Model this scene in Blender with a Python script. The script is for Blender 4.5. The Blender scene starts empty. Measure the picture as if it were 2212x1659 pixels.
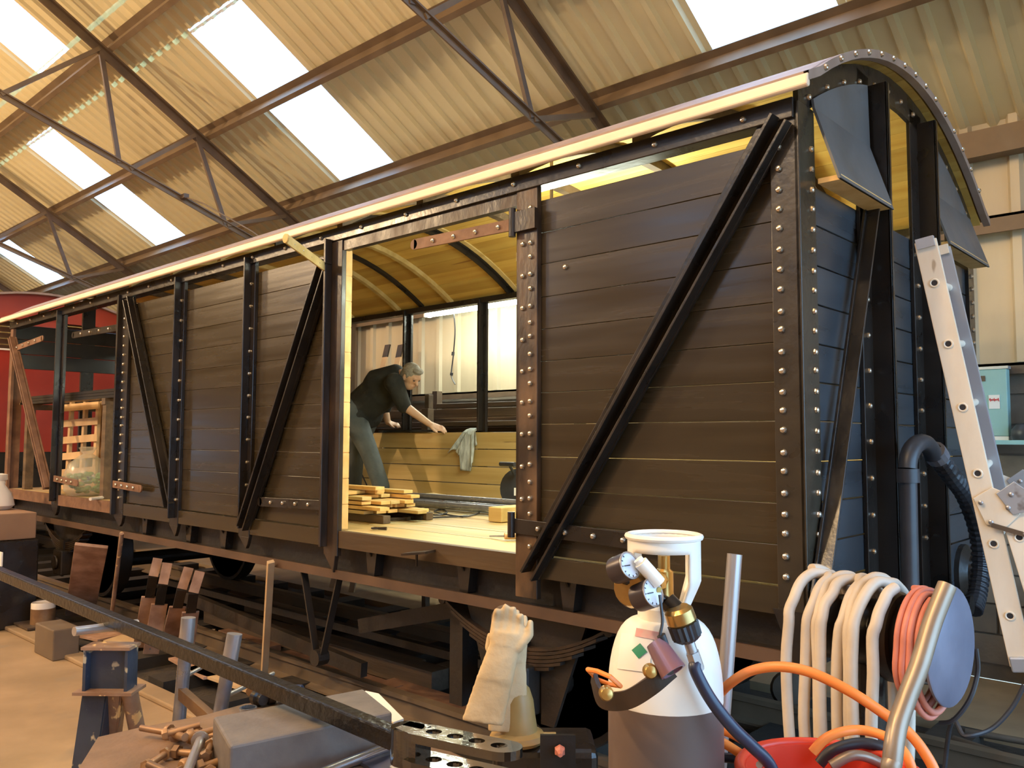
import bpy, bmesh, math, random
from mathutils import Vector, Matrix
random.seed(7)
PI = math.pi
S = bpy.context.scene
COL = S.collection

# ------------------------------------------------------------------ camera
CAM = Vector((1.304, -2.995, 1.740)); YAW, PITCH, ROLL, FPX = -0.7462, 0.06836, 0.00354, 1796.7
IW, IH = 2212.0, 1659.0
fw = Vector((math.sin(YAW)*math.cos(PITCH), math.cos(YAW)*math.cos(PITCH), math.sin(PITCH)))
rt = Vector((math.cos(YAW), -math.sin(YAW), 0)); up = rt.cross(fw)
rt, up = math.cos(ROLL)*rt + math.sin(ROLL)*up, -math.sin(ROLL)*rt + math.cos(ROLL)*up
cd = bpy.data.cameras.new('camera'); cam = bpy.data.objects.new('camera', cd); COL.objects.link(cam)
cd.sensor_fit = 'HORIZONTAL'; cd.sensor_width = 36; cd.lens = FPX/IW*36; cd.clip_start = .05; cd.clip_end = 300
Mx = Matrix((rt, up, -fw)).transposed().to_4x4(); Mx.translation = CAM; cam.matrix_world = Mx
S.camera = cam

def ray(px, py): return fw + rt*((px-IW/2)/FPX) - up*((py-IH/2)/FPX)
def at(px, py, Y=None, X=None, Z=None, dep=None):
    d = ray(px, py)
    if Y is not None: t = (Y-CAM.y)/d.y
    elif X is not None: t = (X-CAM.x)/d.x
    elif Z is not None: t = (Z-CAM.z)/d.z
    else: t = dep
    return CAM + d*t

# ------------------------------------------------------------------ world, lamps, exposure
w = bpy.data.worlds.new('overcast_sky'); S.world = w; w.use_nodes = True
bg = w.node_tree.nodes['Background']; bg.inputs[0].default_value = (.36, .64, 1.0, 1); bg.inputs[1].default_value = 8.0
def lamp(name, loc, power, col, size=.25, kind='POINT'):
    l = bpy.data.lights.new(name, kind); l.energy = power; l.color = col
    if kind == 'POINT': l.shadow_soft_size = size
    o = bpy.data.objects.new(name, l); COL.objects.link(o); o.location = loc; return o
WARM = (1.0, .69, .38)
lamp('high_bay_lamp_over_bench', (-10.5, -6.0, 5.8), 1900, WARM, .14)
lamp('high_bay_lamp_by_van_end', (-2.4, -5.6, 6.4), 900, WARM, .16)
lamp('high_bay_lamp_near_door', (-0.1, -4.6, 6.9), 420, WARM, .20)  # added fill lamp, lifts the roof and planks at the right
lamp('high_bay_lamp_far_bay', (-15.0, -5.5, 6.0), 600, WARM, .25)
vs = S.view_settings; vs.view_transform = 'Standard'; vs.look = 'None'; vs.gamma = 1; vs.exposure = 0.0; vs.use_curve_mapping = False

# ------------------------------------------------------------------ materials
MATS = {}
def mat(name, col, rough=.5, metal=0.0, col2=None, scale=6.0, stretch=(1, 1, 1), contrast=(.35, .65), bump=0.0, bscale=None,
        rnd=0.0, coat=0.0, rvar=0.0, spec=.5, emit=None, trans=0.0, spot=None, alpha=1.0):
    m = bpy.data.materials.new(name); m.use_nodes = True; nt = m.node_tree; N = nt.nodes; L = nt.links
    b = N['Principled BSDF']; b.inputs['Roughness'].default_value = rough; b.inputs['Metallic'].default_value = metal
    b.inputs['Specular IOR Level'].default_value = spec
    b.inputs['Coat Weight'].default_value = coat; b.inputs['Transmission Weight'].default_value = trans
    b.inputs['Alpha'].default_value = alpha
    b.inputs['Base Color'].default_value = (*col, 1)
    if emit: b.inputs['Emission Color'].default_value = (*emit[0], 1); b.inputs['Emission Strength'].default_value = emit[1]
    need = col2 is not None or bump or rvar or rnd or spot
    if need:
        tc = N.new('ShaderNodeTexCoord'); mp = N.new('ShaderNodeMapping'); mp.inputs['Scale'].default_value = stretch
        L.new(tc.outputs['Object'], mp.inputs[0])
        nz = N.new('ShaderNodeTexNoise'); nz.inputs['Scale'].default_value = scale; nz.inputs['Detail'].default_value = 5
        vec = mp.outputs[0]
        if rnd:
            oi = N.new('ShaderNodeObjectInfo'); ad = N.new('ShaderNodeVectorMath'); ad.operation = 'ADD'
            ml = N.new('ShaderNodeMath'); ml.operation = 'MULTIPLY'; ml.inputs[1].default_value = 37.0
            L.new(oi.outputs['Random'], ml.inputs[0]); L.new(mp.outputs[0], ad.inputs[0]); L.new(ml.outputs[0], ad.inputs[1]); vec = ad.outputs[0]
        L.new(vec, nz.inputs['Vector'])
        out = None
        if col2 is not None:
            cr = N.new('ShaderNodeValToRGB'); cr.color_ramp.elements[0].position = contrast[0]; cr.color_ramp.elements[1].position = contrast[1]
            cr.color_ramp.elements[0].color = (*col, 1); cr.color_ramp.elements[1].color = (*col2, 1)
            L.new(nz.outputs[0], cr.inputs[0]); out = cr.outputs[0]
        if spot:      # spots of another colour with a shape of their own: (colour, scale, threshold)
            n2 = N.new('ShaderNodeTexNoise'); n2.inputs['Scale'].default_value = spot[1]; n2.inputs['Detail'].default_value = 3
            L.new(vec, n2.inputs['Vector'])
            r2 = N.new('ShaderNodeValToRGB'); r2.color_ramp.elements[0].position = spot[2]; r2.color_ramp.elements[1].position = spot[2]+.04
            L.new(n2.outputs[0], r2.inputs[0]); mx = N.new('ShaderNodeMixRGB'); L.new(r2.outputs[0], mx.inputs[0])
            if out: L.new(out, mx.inputs[1])
            else: mx.inputs[1].default_value = (*col, 1)
            mx.inputs[2].default_value = (*spot[0], 1); out = mx.outputs[0]
        if rnd:
            hs = N.new('ShaderNodeHueSaturation'); mr = N.new('ShaderNodeMapRange'); mr.inputs[3].default_value = 1-rnd; mr.inputs[4].default_value = 1+rnd
            L.new(oi.outputs['Random'], mr.inputs[0]); L.new(mr.outputs[0], hs.inputs['Value'])
            if out: L.new(out, hs.inputs['Color'])
            else: hs.inputs['Color'].default_value = (*col, 1)
            out = hs.outputs[0]
        if out: L.new(out, b.inputs['Base Color'])
        if rvar:
            mr = N.new('ShaderNodeMapRange'); mr.inputs[1].default_value = .3; mr.inputs[2].default_value = .7
            mr.inputs[3].default_value = max(0.02, rough-rvar); mr.inputs[4].default_value = min(1, rough+rvar)
            L.new(nz.outputs[0], mr.inputs[0]); L.new(mr.outputs[0], b.inputs['Roughness'])
        if bump:
            bn = N.new('ShaderNodeTexNoise'); bn.inputs['Scale'].default_value = bscale or scale*4; bn.inputs['Detail'].default_value = 4
            L.new(vec, bn.inputs['Vector'])
            bp = N.new('ShaderNodeBump'); bp.inputs['Strength'].default_value = bump; bp.inputs['Distance'].default_value = .02
            L.new(bn.outputs[0], bp.inputs['Height']); L.new(bp.outputs[0], b.inputs['Normal'])
    MATS[name] = m; return m
V3 = tuple
mat('van_paint', (.034, .0245, .0135), .25, col2=(.044, .032, .0165), scale=2.2, stretch=(.35, 1, 6), bump=.04, bscale=3.0, rnd=.10, rvar=.06)
mat('edge_paint', (.075, .042, .015), .5, col2=(.05, .028, .011), scale=3, stretch=(.3, 3, 3), bump=.1)
mat('end_paint', (.036, .040, .046), .30, col2=(.046, .051, .058), scale=2, stretch=(6, .35, 6), bump=.06, bscale=3, rnd=.1, rvar=.06)  # black paint, lifted and tinted blue for the daylight on this end
mat('iron_black', (.012, .010, .009), .30, col2=(.022, .016, .012), scale=5, bump=.10, bscale=20, rvar=.08)
mat('rust_lip', (.11, .060, .034), .5, col2=(.065, .036, .022), scale=3)
mat('door_rust', (.030, .018, .011), .40, col2=(.15, .080, .036), scale=6, stretch=(1, 1, .45), contrast=(.42, .72), bump=.15, bscale=25, rvar=.1)
mat('corner_paint', (.028, .022, .015), .30, col2=(.040, .030, .018), scale=6, rvar=.06, bump=.08)
mat('iron_rust', (.020, .013, .009), .40, col2=(.055, .028, .013), scale=7, stretch=(1, 1, .5), contrast=(.45, .75), bump=.15, bscale=25, rvar=.1)
mat('bolt_steel', (.62, .56, .47), .22, metal=.85)
mat('underframe', (.011, .0085, .0065), .5, col2=(.026, .017, .011), scale=5, bump=.2)
mat('rust_flat', (.13, .062, .034), .6, col2=(.22, .115, .065), scale=8, bump=.15)
mat('rust_pale', (.46, .28, .19), .6, col2=(.26, .14, .085), scale=7, bump=.12)
mat('pine', (.60, .40, .10), .55, col2=(.47, .27, .05), scale=2.4, stretch=(.25, 5, 5), bump=.08, rnd=.15, spot=((.30, .14, .03), 4.5, .70))
mat('pine_pale', (.62, .46, .20), .6, col2=(.48, .33, .11), scale=2.2, stretch=(.25, 5, 5), bump=.08, rnd=.12, spot=((.20, .12, .05), 6, .74))
mat('pine_end', (.80, .52, .20), .6, col2=(.65, .38, .12), scale=12)
mat('floor_wood', (.50, .36, .15), .42, col2=(.32, .22, .09), scale=2.0, stretch=(.3, 4, 4), bump=.1, rnd=.14, spot=((.36, .33, .20), 2.2, .58))
mat('sleeper_wood', (.020, .014, .009), .85, col2=(.04, .028, .018), scale=4, bump=.3, rnd=.3)
mat('wood_dark', (.07, .045, .025), .6, col2=(.14, .09, .05), scale=3, stretch=(.4, 4, 4), bump=.15, rnd=.25)
mat('cream_edge', (.90, .74, .56), .45, col2=(.80, .62, .45), scale=3, bump=.1)
mat('roof_skin', (.34, .25, .20), .6, col2=(.26, .18, .14), scale=6)
mat('sheet_tan', (.64, .57, .36), .55, col2=(.60, .53, .33), scale=1.2, rnd=.05)
mat('sheet_wall', (.48, .42, .30), .55, col2=(.41, .35, .24), scale=1.5, stretch=(2, 2, .3), rnd=.05)
mat('steel_brown', (.12, .080, .045), .6, col2=(.16, .110, .065), scale=5, rvar=.1)
mat('steel_dark', (.075, .05, .032), .55, col2=(.12, .08, .05), scale=5)
mat('block_wall', (.21, .165, .12), .85, col2=(.15, .12, .09), scale=4, bump=.3, rnd=.12)
mat('concrete', (.37, .245, .13), .75, col2=(.27, .18, .095), scale=1.6, bump=.12, bscale=9, spot=((.26, .185, .11), 1.3, .60), rvar=.15)
mat('ballast', (.022, .017, .012), .9, col2=(.05, .036, .024), scale=9, bump=.6, bscale=30)
mat('skylight_sheet', (.95, .97, 1.0), .5)
mat('red_paint', (.34, .030, .012), .40, col2=(.27, .022, .010), scale=2, rvar=.1)
mat('red_roof', (.36, .045, .016), .45, col2=(.30, .035, .014), scale=2)
mat('white_paint', (.80, .74, .64), .4)
mat('tube_light', (1, 1, 1), .4, emit=((.93, 1.0, .84), 95.0))
mat('tube_light_bay', (1, 1, 1), .4, emit=((.92, 1.0, .80), 210.0))
mat('enamel_white', (.82, .82, .78), .4)
mat('shirt_cloth', (.016, .018, .018), .9, col2=(.026, .028, .026), scale=9, bump=.3, bscale=18)
mat('denim', (.065, .080, .090), .9, col2=(.10, .115, .12), scale=5, bump=.3, bscale=20)
mat('skin', (.62, .40, .27), .5, col2=(.56, .33, .22), scale=9)
mat('hair', (.34, .32, .27), .8, col2=(.22, .20, .17), scale=30, bump=.5, bscale=60)
mat('boot', (.03, .03, .03), .6)
mat('rag_cloth', (.60, .66, .66), .9, col2=(.30, .33, .33), scale=14, stretch=(2.5, 1, .5), bump=.3)
mat('black_gloss', (.010, .009, .008), .10, col2=(.016, .013, .010), scale=14, bump=.06, bscale=45, coat=1.0, spec=1.0)
mat('bar_black', (.006, .005, .004), .28, col2=(.010, .008, .006), scale=14, bump=.2, bscale=45, spec=.4)
mat('galv', (.34, .35, .40), .34, metal=.75, col2=(.24, .25, .29), scale=14, rvar=.1)
mat('galv_pipe', (.48, .46, .46), .33, metal=.7, col2=(.38, .36, .36), scale=9, stretch=(1, 1, .2), rvar=.06)
mat('bright_rod', (.45, .50, .58), .22, metal=.9)
mat('trestle_paint', (.045, .060, .095), .4, col2=(.030, .038, .055), scale=5, spot=((.42, .36, .25), 13, .60), bump=.15)
mat('trestle_rust', (.20, .10, .05), .55, col2=(.30, .19, .13), scale=8, spot=((.75, .50, .22), 14, .60), bump=.2)
mat('block_steel', (.18, .155, .135), .5, col2=(.13, .11, .10), scale=9, bump=.12, bscale=30, spot=((.10, .085, .08), 22, .72), spec=.35)
mat('bench_top', (.22, .13, .075), .75, col2=(.15, .09, .05), scale=5, bump=.25)
mat('bolt_brown', (.34, .19, .085), .45, col2=(.22, .12, .06), scale=10, metal=.3, rnd=.3)
mat('bottle_cream', (.86, .84, .76), .35, col2=(.80, .77, .68), scale=6, spot=((.30, .24, .17), 16, .76))
mat('bottle_body', (.15, .105, .085), .42, col2=(.11, .078, .065), scale=4, rvar=.08, spot=((.30, .27, .26), 7, .70))
mat('brass', (.62, .42, .14), .28, metal=.85, col2=(.42, .27, .10), scale=12)
mat('gauge_dark', (.05, .04, .045), .35, metal=.3)
mat('gauge_face', (.62, .68, .78), .25)
mat('black_rubber', (.022, .023, .028), .42, col2=(.030, .031, .036), scale=12)
mat('hose_navy', (.018, .026, .060), .35)
mat('hose_orange', (.88, .27, .05), .42, col2=(.80, .22, .045), scale=8)
mat('hose_pink', (.66, .22, .15), .5, col2=(.50, .16, .10), scale=8)
mat('hose_grey', (.62, .53, .42), .5, col2=(.50, .42, .33), scale=7, bump=.05)
mat('conduit', (.24, .185, .135), .35, metal=.4, col2=(.30, .235, .17), scale=12)
mat('reel_grey', (.20, .20, .26), .45, col2=(.15, .15, .20), scale=9, metal=.3)
mat('bucket_red', (.78, .07, .025), .38, col2=(.70, .055, .022), scale=5)
mat('alu', (.86, .77, .63), .42, metal=.10, col2=(.76, .66, .52), scale=9, stretch=(1, 1, .3), spot=((.46, .36, .25), 12, .70), bump=.08)  # aluminium with the warm lamp light put into its colour
mat('alu_grey', (.50, .54, .60), .38, metal=.6, spot=((.30, .28, .28), 9, .66))  # same aluminium, greyed bluish for the daylight on the ladder's far side
mat('leather', (.66, .50, .29), .75, col2=(.54, .39, .21), scale=9, bump=.25, bscale=24)
mat('ochre', (.42, .28, .10), .45, col2=(.34, .21, .07), scale=7, rvar=.1)
mat('panel_teal', (.30, .52, .50), .5, col2=(.26, .46, .45), scale=4)
mat('maroon_metal', (.30, .12, .13), .3, metal=.4, col2=(.20, .16, .22), scale=9)
mat('label_white', (.80, .78, .74), .5)
mat('label_pink', (.70, .28, .28), .5, col2=(.60, .40, .38), scale=40)
mat('label_green', (.02, .24, .12), .45)
mat('ink_red', (.60, .06, .08), .5)
mat('pallet_wood', (.62, .43, .24), .7, col2=(.52, .34, .18), scale=5, stretch=(1, 1, 1), rnd=.12)
mat('film', (.55, .50, .38), .25, alpha=.42, spec=.6)
mat('green_stuff', (.06, .22, .06), .6, col2=(.14, .32, .09), scale=20)
mat('plastic_white', (.72, .64, .54), .5)
mat('cardboard', (.30, .175, .10), .8, col2=(.26, .15, .085), scale=4)
mat('board_black', (.015, .014, .014), .22, col2=(.025, .022, .02), scale=5)
mat('glass', (.8, .85, .85), .1, trans=.9)
# the skylight sheets: frosted translucent plastic that lets the overcast sky through
m = MATS['skylight_sheet']; nt = m.node_tree; nt.nodes.clear()
o_ = nt.nodes.new('ShaderNodeOutputMaterial'); tr = nt.nodes.new('ShaderNodeBsdfTransparent'); tl = nt.nodes.new('ShaderNodeBsdfTranslucent')
mxn = nt.nodes.new('ShaderNodeMixShader'); mxn.inputs[0].default_value = .25
tr.inputs[0].default_value = (.95, .97, 1, 1); tl.inputs[0].default_value = (.9, .92, .95, 1)
nt.links.new(tr.outputs[0], mxn.inputs[1]); nt.links.new(tl.outputs[0], mxn.inputs[2]); nt.links.new(mxn.outputs[0], o_.inputs[0])

# ------------------------------------------------------------------ mesh helpers
class B:
    def __init__(s): s.v = []; s.f = []; s.m = []
    def add(s, vs, fs, mi=0):
        k = len(s.v); s.v += [Vector(v) for v in vs]; s.f += [[i+k for i in f] for f in fs]; s.m += [mi]*len(fs); return s
    def box(s, c, d, R=None, mi=0):
        c = Vector(c); vs = []
        for x in (-.5, .5):
            for y in (-.5, .5):
                for z in (-.5, .5):
                    p = Vector((x*d[0], y*d[1], z*d[2])); vs.append(c + (R @ p if R else p))
        return s.add(vs, [(0, 1, 3, 2), (4, 6, 7, 5), (0, 4, 5, 1), (2, 3, 7, 6), (0, 2, 6, 4), (1, 5, 7, 3)], mi)
    def bx(s, x0, x1, y0, y1, z0, z1, mi=0):
        return s.box(((x0+x1)/2, (y0+y1)/2, (z0+z1)/2), (abs(x1-x0), abs(y1-y0), abs(z1-z0)), None, mi)
    def beam(s, a, b, w, h, upv=(0, 0, 1), off=(0, 0)):
        a, b = Vector(a), Vector(b); d = (b-a); L = d.length; d.normalize()
        u = Vector(upv); u = (u - d*u.dot(d)).normalized(); sd = d.cross(u)
        R = Matrix((d, sd, u)).transposed()
        return s.box((a+b)/2 + sd*off[0] + u*off[1], (L, w, h), R)
    def ring(s, c, d, r, n, ref=None):
        d = Vector(d).normalized(); ref = Vector(ref) if ref else (Vector((0, 0, 1)) if abs(d.z) < .9 else Vector((1, 0, 0)))
        u = (ref - d*ref.dot(d)).normalized(); t = d.cross(u)
        return [Vector(c) + (u*math.cos(2*PI*i/n) + t*math.sin(2*PI*i/n))*r for i in range(n)]
    def loft(s, rings, cap=True, closed=False, mi=0):
        n = len(rings[0]); k = len(s.v); s.v += [v for r in rings for v in r]; q = len(rings)
        for j in range(q if closed else q-1):
            j2 = (j+1) % q
            for i in range(n):
                i2 = (i+1) % n; s.f.append([k+j*n+i, k+j*n+i2, k+j2*n+i2, k+j2*n+i]); s.m.append(mi)
        if cap and not closed:
            s.f.append([k+i for i in range(n)][::-1]); s.m.append(mi)
            s.f.append([k+(q-1)*n+i for i in range(n)]); s.m.append(mi)
        return s
    def cyl(s, a, b, r0, r1=None, n=14, mi=0):
        a, b = Vector(a), Vector(b); r1 = r0 if r1 is None else r1; d = b-a
        return s.loft([s.ring(a, d, r0, n), s.ring(b, d, r1, n)], True, False, mi)
    def lathe(s, o, ax, prof, n=24, cap=True, mi=0):
        o, ax = Vector(o), Vector(ax).normalized()
        return s.loft([s.ring(o+ax*t, ax, max(r, 1e-4), n) for r, t in prof], cap, False, mi)
    def tube(s, pts, r, n=8, closed=False, mi=0):
        pts = [Vector(p) for p in pts]; q = len(pts); rings = []; ref = None
        for i, p in enumerate(pts):
            a = pts[(i-1) % q] if (closed or i > 0) else p; b = pts[(i+1) % q] if (closed or i < q-1) else p
            d = (b-a).normalized()
            if ref is None: ref = Vector((0, 0, 1)) if abs(d.z) < .9 else Vector((1, 0, 0))
            u = (ref - d*ref.dot(d)).normalized(); ref = u
            rr = r[i] if isinstance(r, (list, tuple)) else r
            rings.append(s.ring(p, d, rr, n, u))
        return s.loft(rings, True, closed, mi)
    def prism(s, poly, o, ux, uy, th, mi=0):
        o, ux, uy = Vector(o), Vector(ux), Vector(uy); nz = ux.cross(uy).normalized()*th; n = len(poly)
        a = [o+ux*x+uy*y for x, y in poly]; vs = a + [p+nz for p in a]
        fs = [list(range(n))[::-1], list(range(n, 2*n))] + [[i, (i+1) % n, n+(i+1) % n, n+i] for i in range(n)]
        return s.add(vs, fs, mi)
    def ell(s, c, r, R=None, nu=16, nv=10):
        c = Vector(c); vs = []; fs = []
        for j in range(nv+1):
            t = PI*j/nv
            for i in range(nu):
                a = 2*PI*i/nu; p = Vector((math.sin(t)*math.cos(a)*r[0], math.sin(t)*math.sin(a)*r[1], math.cos(t)*r[2])); vs.append(c + (R @ p if R else p))
        for j in range(nv):
            for i in range(nu): fs.append([j*nu+i, (j+1)*nu+i, (j+1)*nu+(i+1) % nu, j*nu+(i+1) % nu])
        return s.add(vs, fs)
    def cap(s, a, b, r0, r1=None, n=12):      # closed tapered capsule
        a, b = Vector(a), Vector(b); r1 = r0 if r1 is None else r1; d = (b-a).normalized(); rs = []
        for t in (-1, -.85, -.5, 0): rs.append(s.ring(a+d*r0*t, d, max(r0*math.sqrt(1-t*t), 1e-4), n))
        for t in (0, .5, .85, 1): rs.append(s.ring(b+d*r1*t, d, max(r1*math.sqrt(1-t*t), 1e-4), n))
        return s.loft(rs)
    def chain(s, pts, rs):
        for i in range(len(pts)-1): s.cap(pts[i], pts[i+1], rs[i], rs[i+1])
        return s
    def grid(s, fn, nu, nv, th=0):
        vs = [Vector(fn(i/nu, j/nv)) for j in range(nv+1) for i in range(nu+1)]
        fs = [[j*(nu+1)+i, j*(nu+1)+i+1, (j+1)*(nu+1)+i+1, (j+1)*(nu+1)+i] for j in range(nv) for i in range(nu)]
        return s.add(vs, fs)

def mesh(name, b, mats, smooth=None):
    me = bpy.data.meshes.new(name); me.from_pydata([tuple(v) for v in b.v], [], b.f)
    for mm in (mats if isinstance(mats, (list, tuple)) else [mats]): me.materials.append(MATS[mm])
    if any(b.m): me.polygons.foreach_set('material_index', b.m)
    me.update()
    bm = bmesh.new(); bm.from_mesh(me); bmesh.ops.recalc_face_normals(bm, faces=bm.faces); bm.to_mesh(me); bm.free()
    if smooth:
        me.polygons.foreach_set('use_smooth', [True]*len(me.polygons))
        me.set_sharp_from_angle(angle=math.radians(smooth if smooth is not True else 38))
    return me
def link(o, parent=None):
    COL.objects.link(o)
    if parent is not None:
        o.parent = parent; o.matrix_parent_inverse = WORLD[parent.name].inverted()
    WORLD[o.name] = Matrix.Translation(o.location) if parent is None else Matrix.Identity(4)
    return o
WORLD = {}
def obj(name, b, mats, parent=None, smooth=None, bevel=0, label=None):
    o = bpy.data.objects.new(name, b if isinstance(b, bpy.types.Mesh) else mesh(name, b, mats, smooth)); link(o, parent)
    if bevel:
        md = o.modifiers.new('bevel', 'BEVEL'); md.width = bevel; md.segments = 2; md.limit_method = 'ANGLE'; md.angle_limit = .7
    if label: o['label'] = label
    return o
def inst(name, me, loc, parent=None, rot=None):
    o = bpy.data.objects.new(name, me)
    o.location = loc
    if rot is not None: o.rotation_euler = rot
    COL.objects.link(o)
    if parent is not None: o.parent = parent; o.matrix_parent_inverse = WORLD[parent.name].inverted()
    from mathutils import Euler
    WORLD[o.name] = Matrix.Translation(loc) @ (Euler(rot).to_matrix().to_4x4() if rot is not None else Matrix.Identity(4))
    return o
def tag(o, label, cat, group=None):
    o['label'] = label; o['category'] = cat
    if group: o['group'] = group
    return o
def thing(name, label, cat, loc, group=None):
    o = bpy.data.objects.new(name, None); o.location = loc; o.empty_display_size = .1; link(o); return tag(o, label, cat, group)
def struct(name, b, mats, parent=None, smooth=None, bevel=0):
    o = obj(name, b, mats, parent, smooth, bevel)
    if parent is None: o['kind'] = 'structure'
    return o
def remesh(o, vox, smooth=4):
    md = o.modifiers.new('remesh', 'REMESH'); md.mode = 'VOXEL'; md.voxel_size = vox; md.use_smooth_shade = True
    sm = o.modifiers.new('smooth', 'SMOOTH'); sm.iterations = smooth; sm.factor = .5
def spline(pts, n=8, closed=False):
    pts = [Vector(p) for p in pts]; q = len(pts); out = []
    rng = q if closed else q-1
    for i in range(rng):
        p0 = pts[(i-1) % q] if (closed or i > 0) else pts[0]; p1 = pts[i]; p2 = pts[(i+1) % q]; p3 = pts[(i+2) % q] if (closed or i < q-2) else pts[-1]
        for k in range(n):
            t = k/n
            out.append(.5*((2*p1) + (p2-p0)*t + (2*p0-5*p1+4*p2-p3)*t*t + (3*p1-p0-3*p2+p3)*t**3))
    if not closed: out.append(pts[-1])
    return out

# ------------------------------------------------------------------ the shed: floor, walls, roof
TH = math.radians(30.5); CT, ST = math.cos(TH), math.sin(TH); YW, ZW = 4.0, 4.17
YR = -4.2                                   # ridge line
SR = (YW-YR)/CT
def rp(x, s, off=0.0):                      # point on the far roof slope: s runs from the eaves up
    return Vector((x, YW - s*CT + off*ST, ZW + s*ST + off*CT))
def rq(x, s, off=0.0):                      # the near slope, mirrored about the ridge
    p = rp(x, s, off); return Vector((x, 2*YR - p.y, p.z))
XL, XR, YF = -26.0, 4.2, 2*YR-YW
b = B(); b.bx(XL, XR, YF, -.32, -.30, 0.0)
b.bx(XL, XR, 2.75, YW, -.30, 0.0)
floor = struct('floor', b, 'concrete')
b = B(); b.bx(XL, XR, -.32, 2.75, -.30, -.06); obj('track_bed', b, 'ballast', floor)
b = B(); b.bx(XL, XR, -.46, -.32, 0.0, .035); obj('kerb', b, 'concrete', floor, bevel=.01)
slp = B(); slp.bx(-.12, .12, -.25, 2.65, -.06, .03); slpm = mesh('sleeper', slp, 'sleeper_wood')
for i in range(26): inst('sleeper', slpm, (-18.2+.75*i, 0, 0), floor)
for i, y in enumerate((.48, 1.92)):
    b = B(); b.prism([(-.06, -.03), (.06, -.03), (.06, -.015), (.012, .0), (.012, .085), (.034, .095), (.034, .125), (-.034, .125), (-.034, .095), (-.012, .085), (-.012, 0), (-.06, -.015)],
                     (XL, y, .03), (0, 1, 0), (0, 0, 1), XR-XL)
    o = obj('rail', b, 'steel_brown'); tag(o, ['brown running rail on the side of the gas bottle', 'brown running rail on the side of the corrugated wall'][i], 'rail', 'running rails under the van')

def corr(width, length, ribs, depth=.035, rw=.06, sl=.022):
    pts = [(0, 0)]; pitch = width/ribs
    for i in range(ribs):
        c = (i+.5)*pitch
        pts += [(c-rw/2-sl, 0), (c-rw/2, -depth), (c+rw/2, -depth), (c+rw/2+sl, 0)]
    pts.append((width, 0)); return pts
def sheet_mesh(name, width, length, ribs, fn, m, sgn=1, **k):
    b = B(); p = corr(width, length, ribs, **k); n = len(p)
    vs = [fn(x, 0, d*sgn) for x, d in p] + [fn(x, length, d*sgn) for x, d in p]
    b.add(vs, [(i, i+1, n+i+1, n+i) for i in range(n-1)]); return mesh(name, b, m)
# back wall: block plinth below, ribbed sheets above
CB = 2.33
b = B(); b.bx(XL, XR, YW+.02, YW+.2, 0, CB+.02); wall_back = struct('wall_back', b, 'block_wall')
blk = B(); blk.bx(0, .43, -.012, .02, 0, .205); blkm = mesh('block', blk, 'block_wall')
for r in range(10):
    for c in range(8): inst('block', blkm, (-2.3 + c*.45 + (r % 2)*.22, YW+.01, .12+r*.22), wall_back)
shm = sheet_mesh('wall_sheet', 1.0, ZW-CB+.15, 3, lambda x, l, d: Vector((x, YW+d*1.0+.0, CB+l)), 'sheet_wall')
for i in range(22): inst('wall_sheet', shm, (-19.9+i, 0, 0), wall_back)
b = B(); b.bx(XL, -19.9, YW, YW+.05, CB, ZW+.1); b.bx(2.1, XR, YW, YW+.05, CB, ZW+.1); obj('end_sheet', b, 'sheet_wall', wall_back)
for z0, hh, dd, nm in ((3.40, .11, .09, 'wall_girt'), (CB-.03, .06, .07, 'cladding_sill')):
    b = B(); b.bx(XL, XR, YW-dd-.04, YW-.036, z0, z0+.02); b.bx(XL, XR, YW-dd-.04, YW-dd-.02, z0-hh, z0+.02); obj(nm, b, 'steel_brown' if hh > .1 else 'steel_dark', wall_back)
b = B(); b.bx(XL, XR, YW-.18, YW-.04, ZW-.30, ZW-.10); obj('eaves_beam', b, 'steel_brown', wall_back)

# roof sheets, skylights, purlins
rows = [-.12, 1.32, 3.58, 4.17, 6.4, SR]
SKY = {(-7, 1), (-12, 1), (-2, 1), (-17, 1), (-10, 3), (-5, 3), (0, 3), (-15, 3)}
b = B(); b.add([rp(XL, -.12, .22), rp(XR, -.12, .22), rp(XR, -.13, .21), rp(XL, -.13, .21)], [(0, 1, 2, 3)])
ceiling = struct('ceiling', b, 'sheet_tan')
cache = {}
def roofcell(col, r, near):
    x0 = -1.9 + (col+2); key = (r, near)
    if key not in cache:
        f = rq if near else rp
        cache[key] = [sheet_mesh(nm, 1.0, rows[r+1]-rows[r]+(.05 if r < 4 else 0), 5, lambda x, l, d: f(x, rows[r]+l, d), m_, rw=.045, depth=.032) for nm, m_ in (('roof_sheet', 'sheet_tan'), ('skylight', 'skylight_sheet'))]
    sk = ((col, r) in SKY)
    inst('skylight' if sk else 'roof_sheet', cache[key][1 if sk else 0], (x0, 0, 0), ceiling)
for col in range(-19, 3):
    for r in range(5): roofcell(col, r, False)
for col in range(-19, 3):
    for r in range(5): roofcell(col, r, True)
b = B()
for f in (rp, rq):
    for xa, xb in ((XL, -18.9), (3.1, XR)):
        b.add([f(xa, -.12), f(xb, -.12), f(xb, SR), f(xa, SR)], [(0, 1, 2, 3)])
obj('gable_sheeting', b, 'sheet_tan', ceiling)
def zsec(f, s0, x0, x1):
    b = B()
    for (sa, oa, sb, ob) in ((s0-.035, -.045, s0+.035, -.045), (s0-.035, -.045, s0-.035, -.17), (s0-.035, -.17, s0-.09, -.17)):
        a = [f(x0, sa, oa), f(x1, sa, oa), f(x1, sb, ob), f(x0, sb, ob)]; c = [p+Vector((0, .008, .008)) for p in a]
        b.add(a+c, [(0, 1, 2, 3), (4, 5, 6, 7), (0, 1, 5, 4), (2, 3, 7, 6), (1, 2, 6, 5), (0, 3, 7, 4)])
    return b
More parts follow.
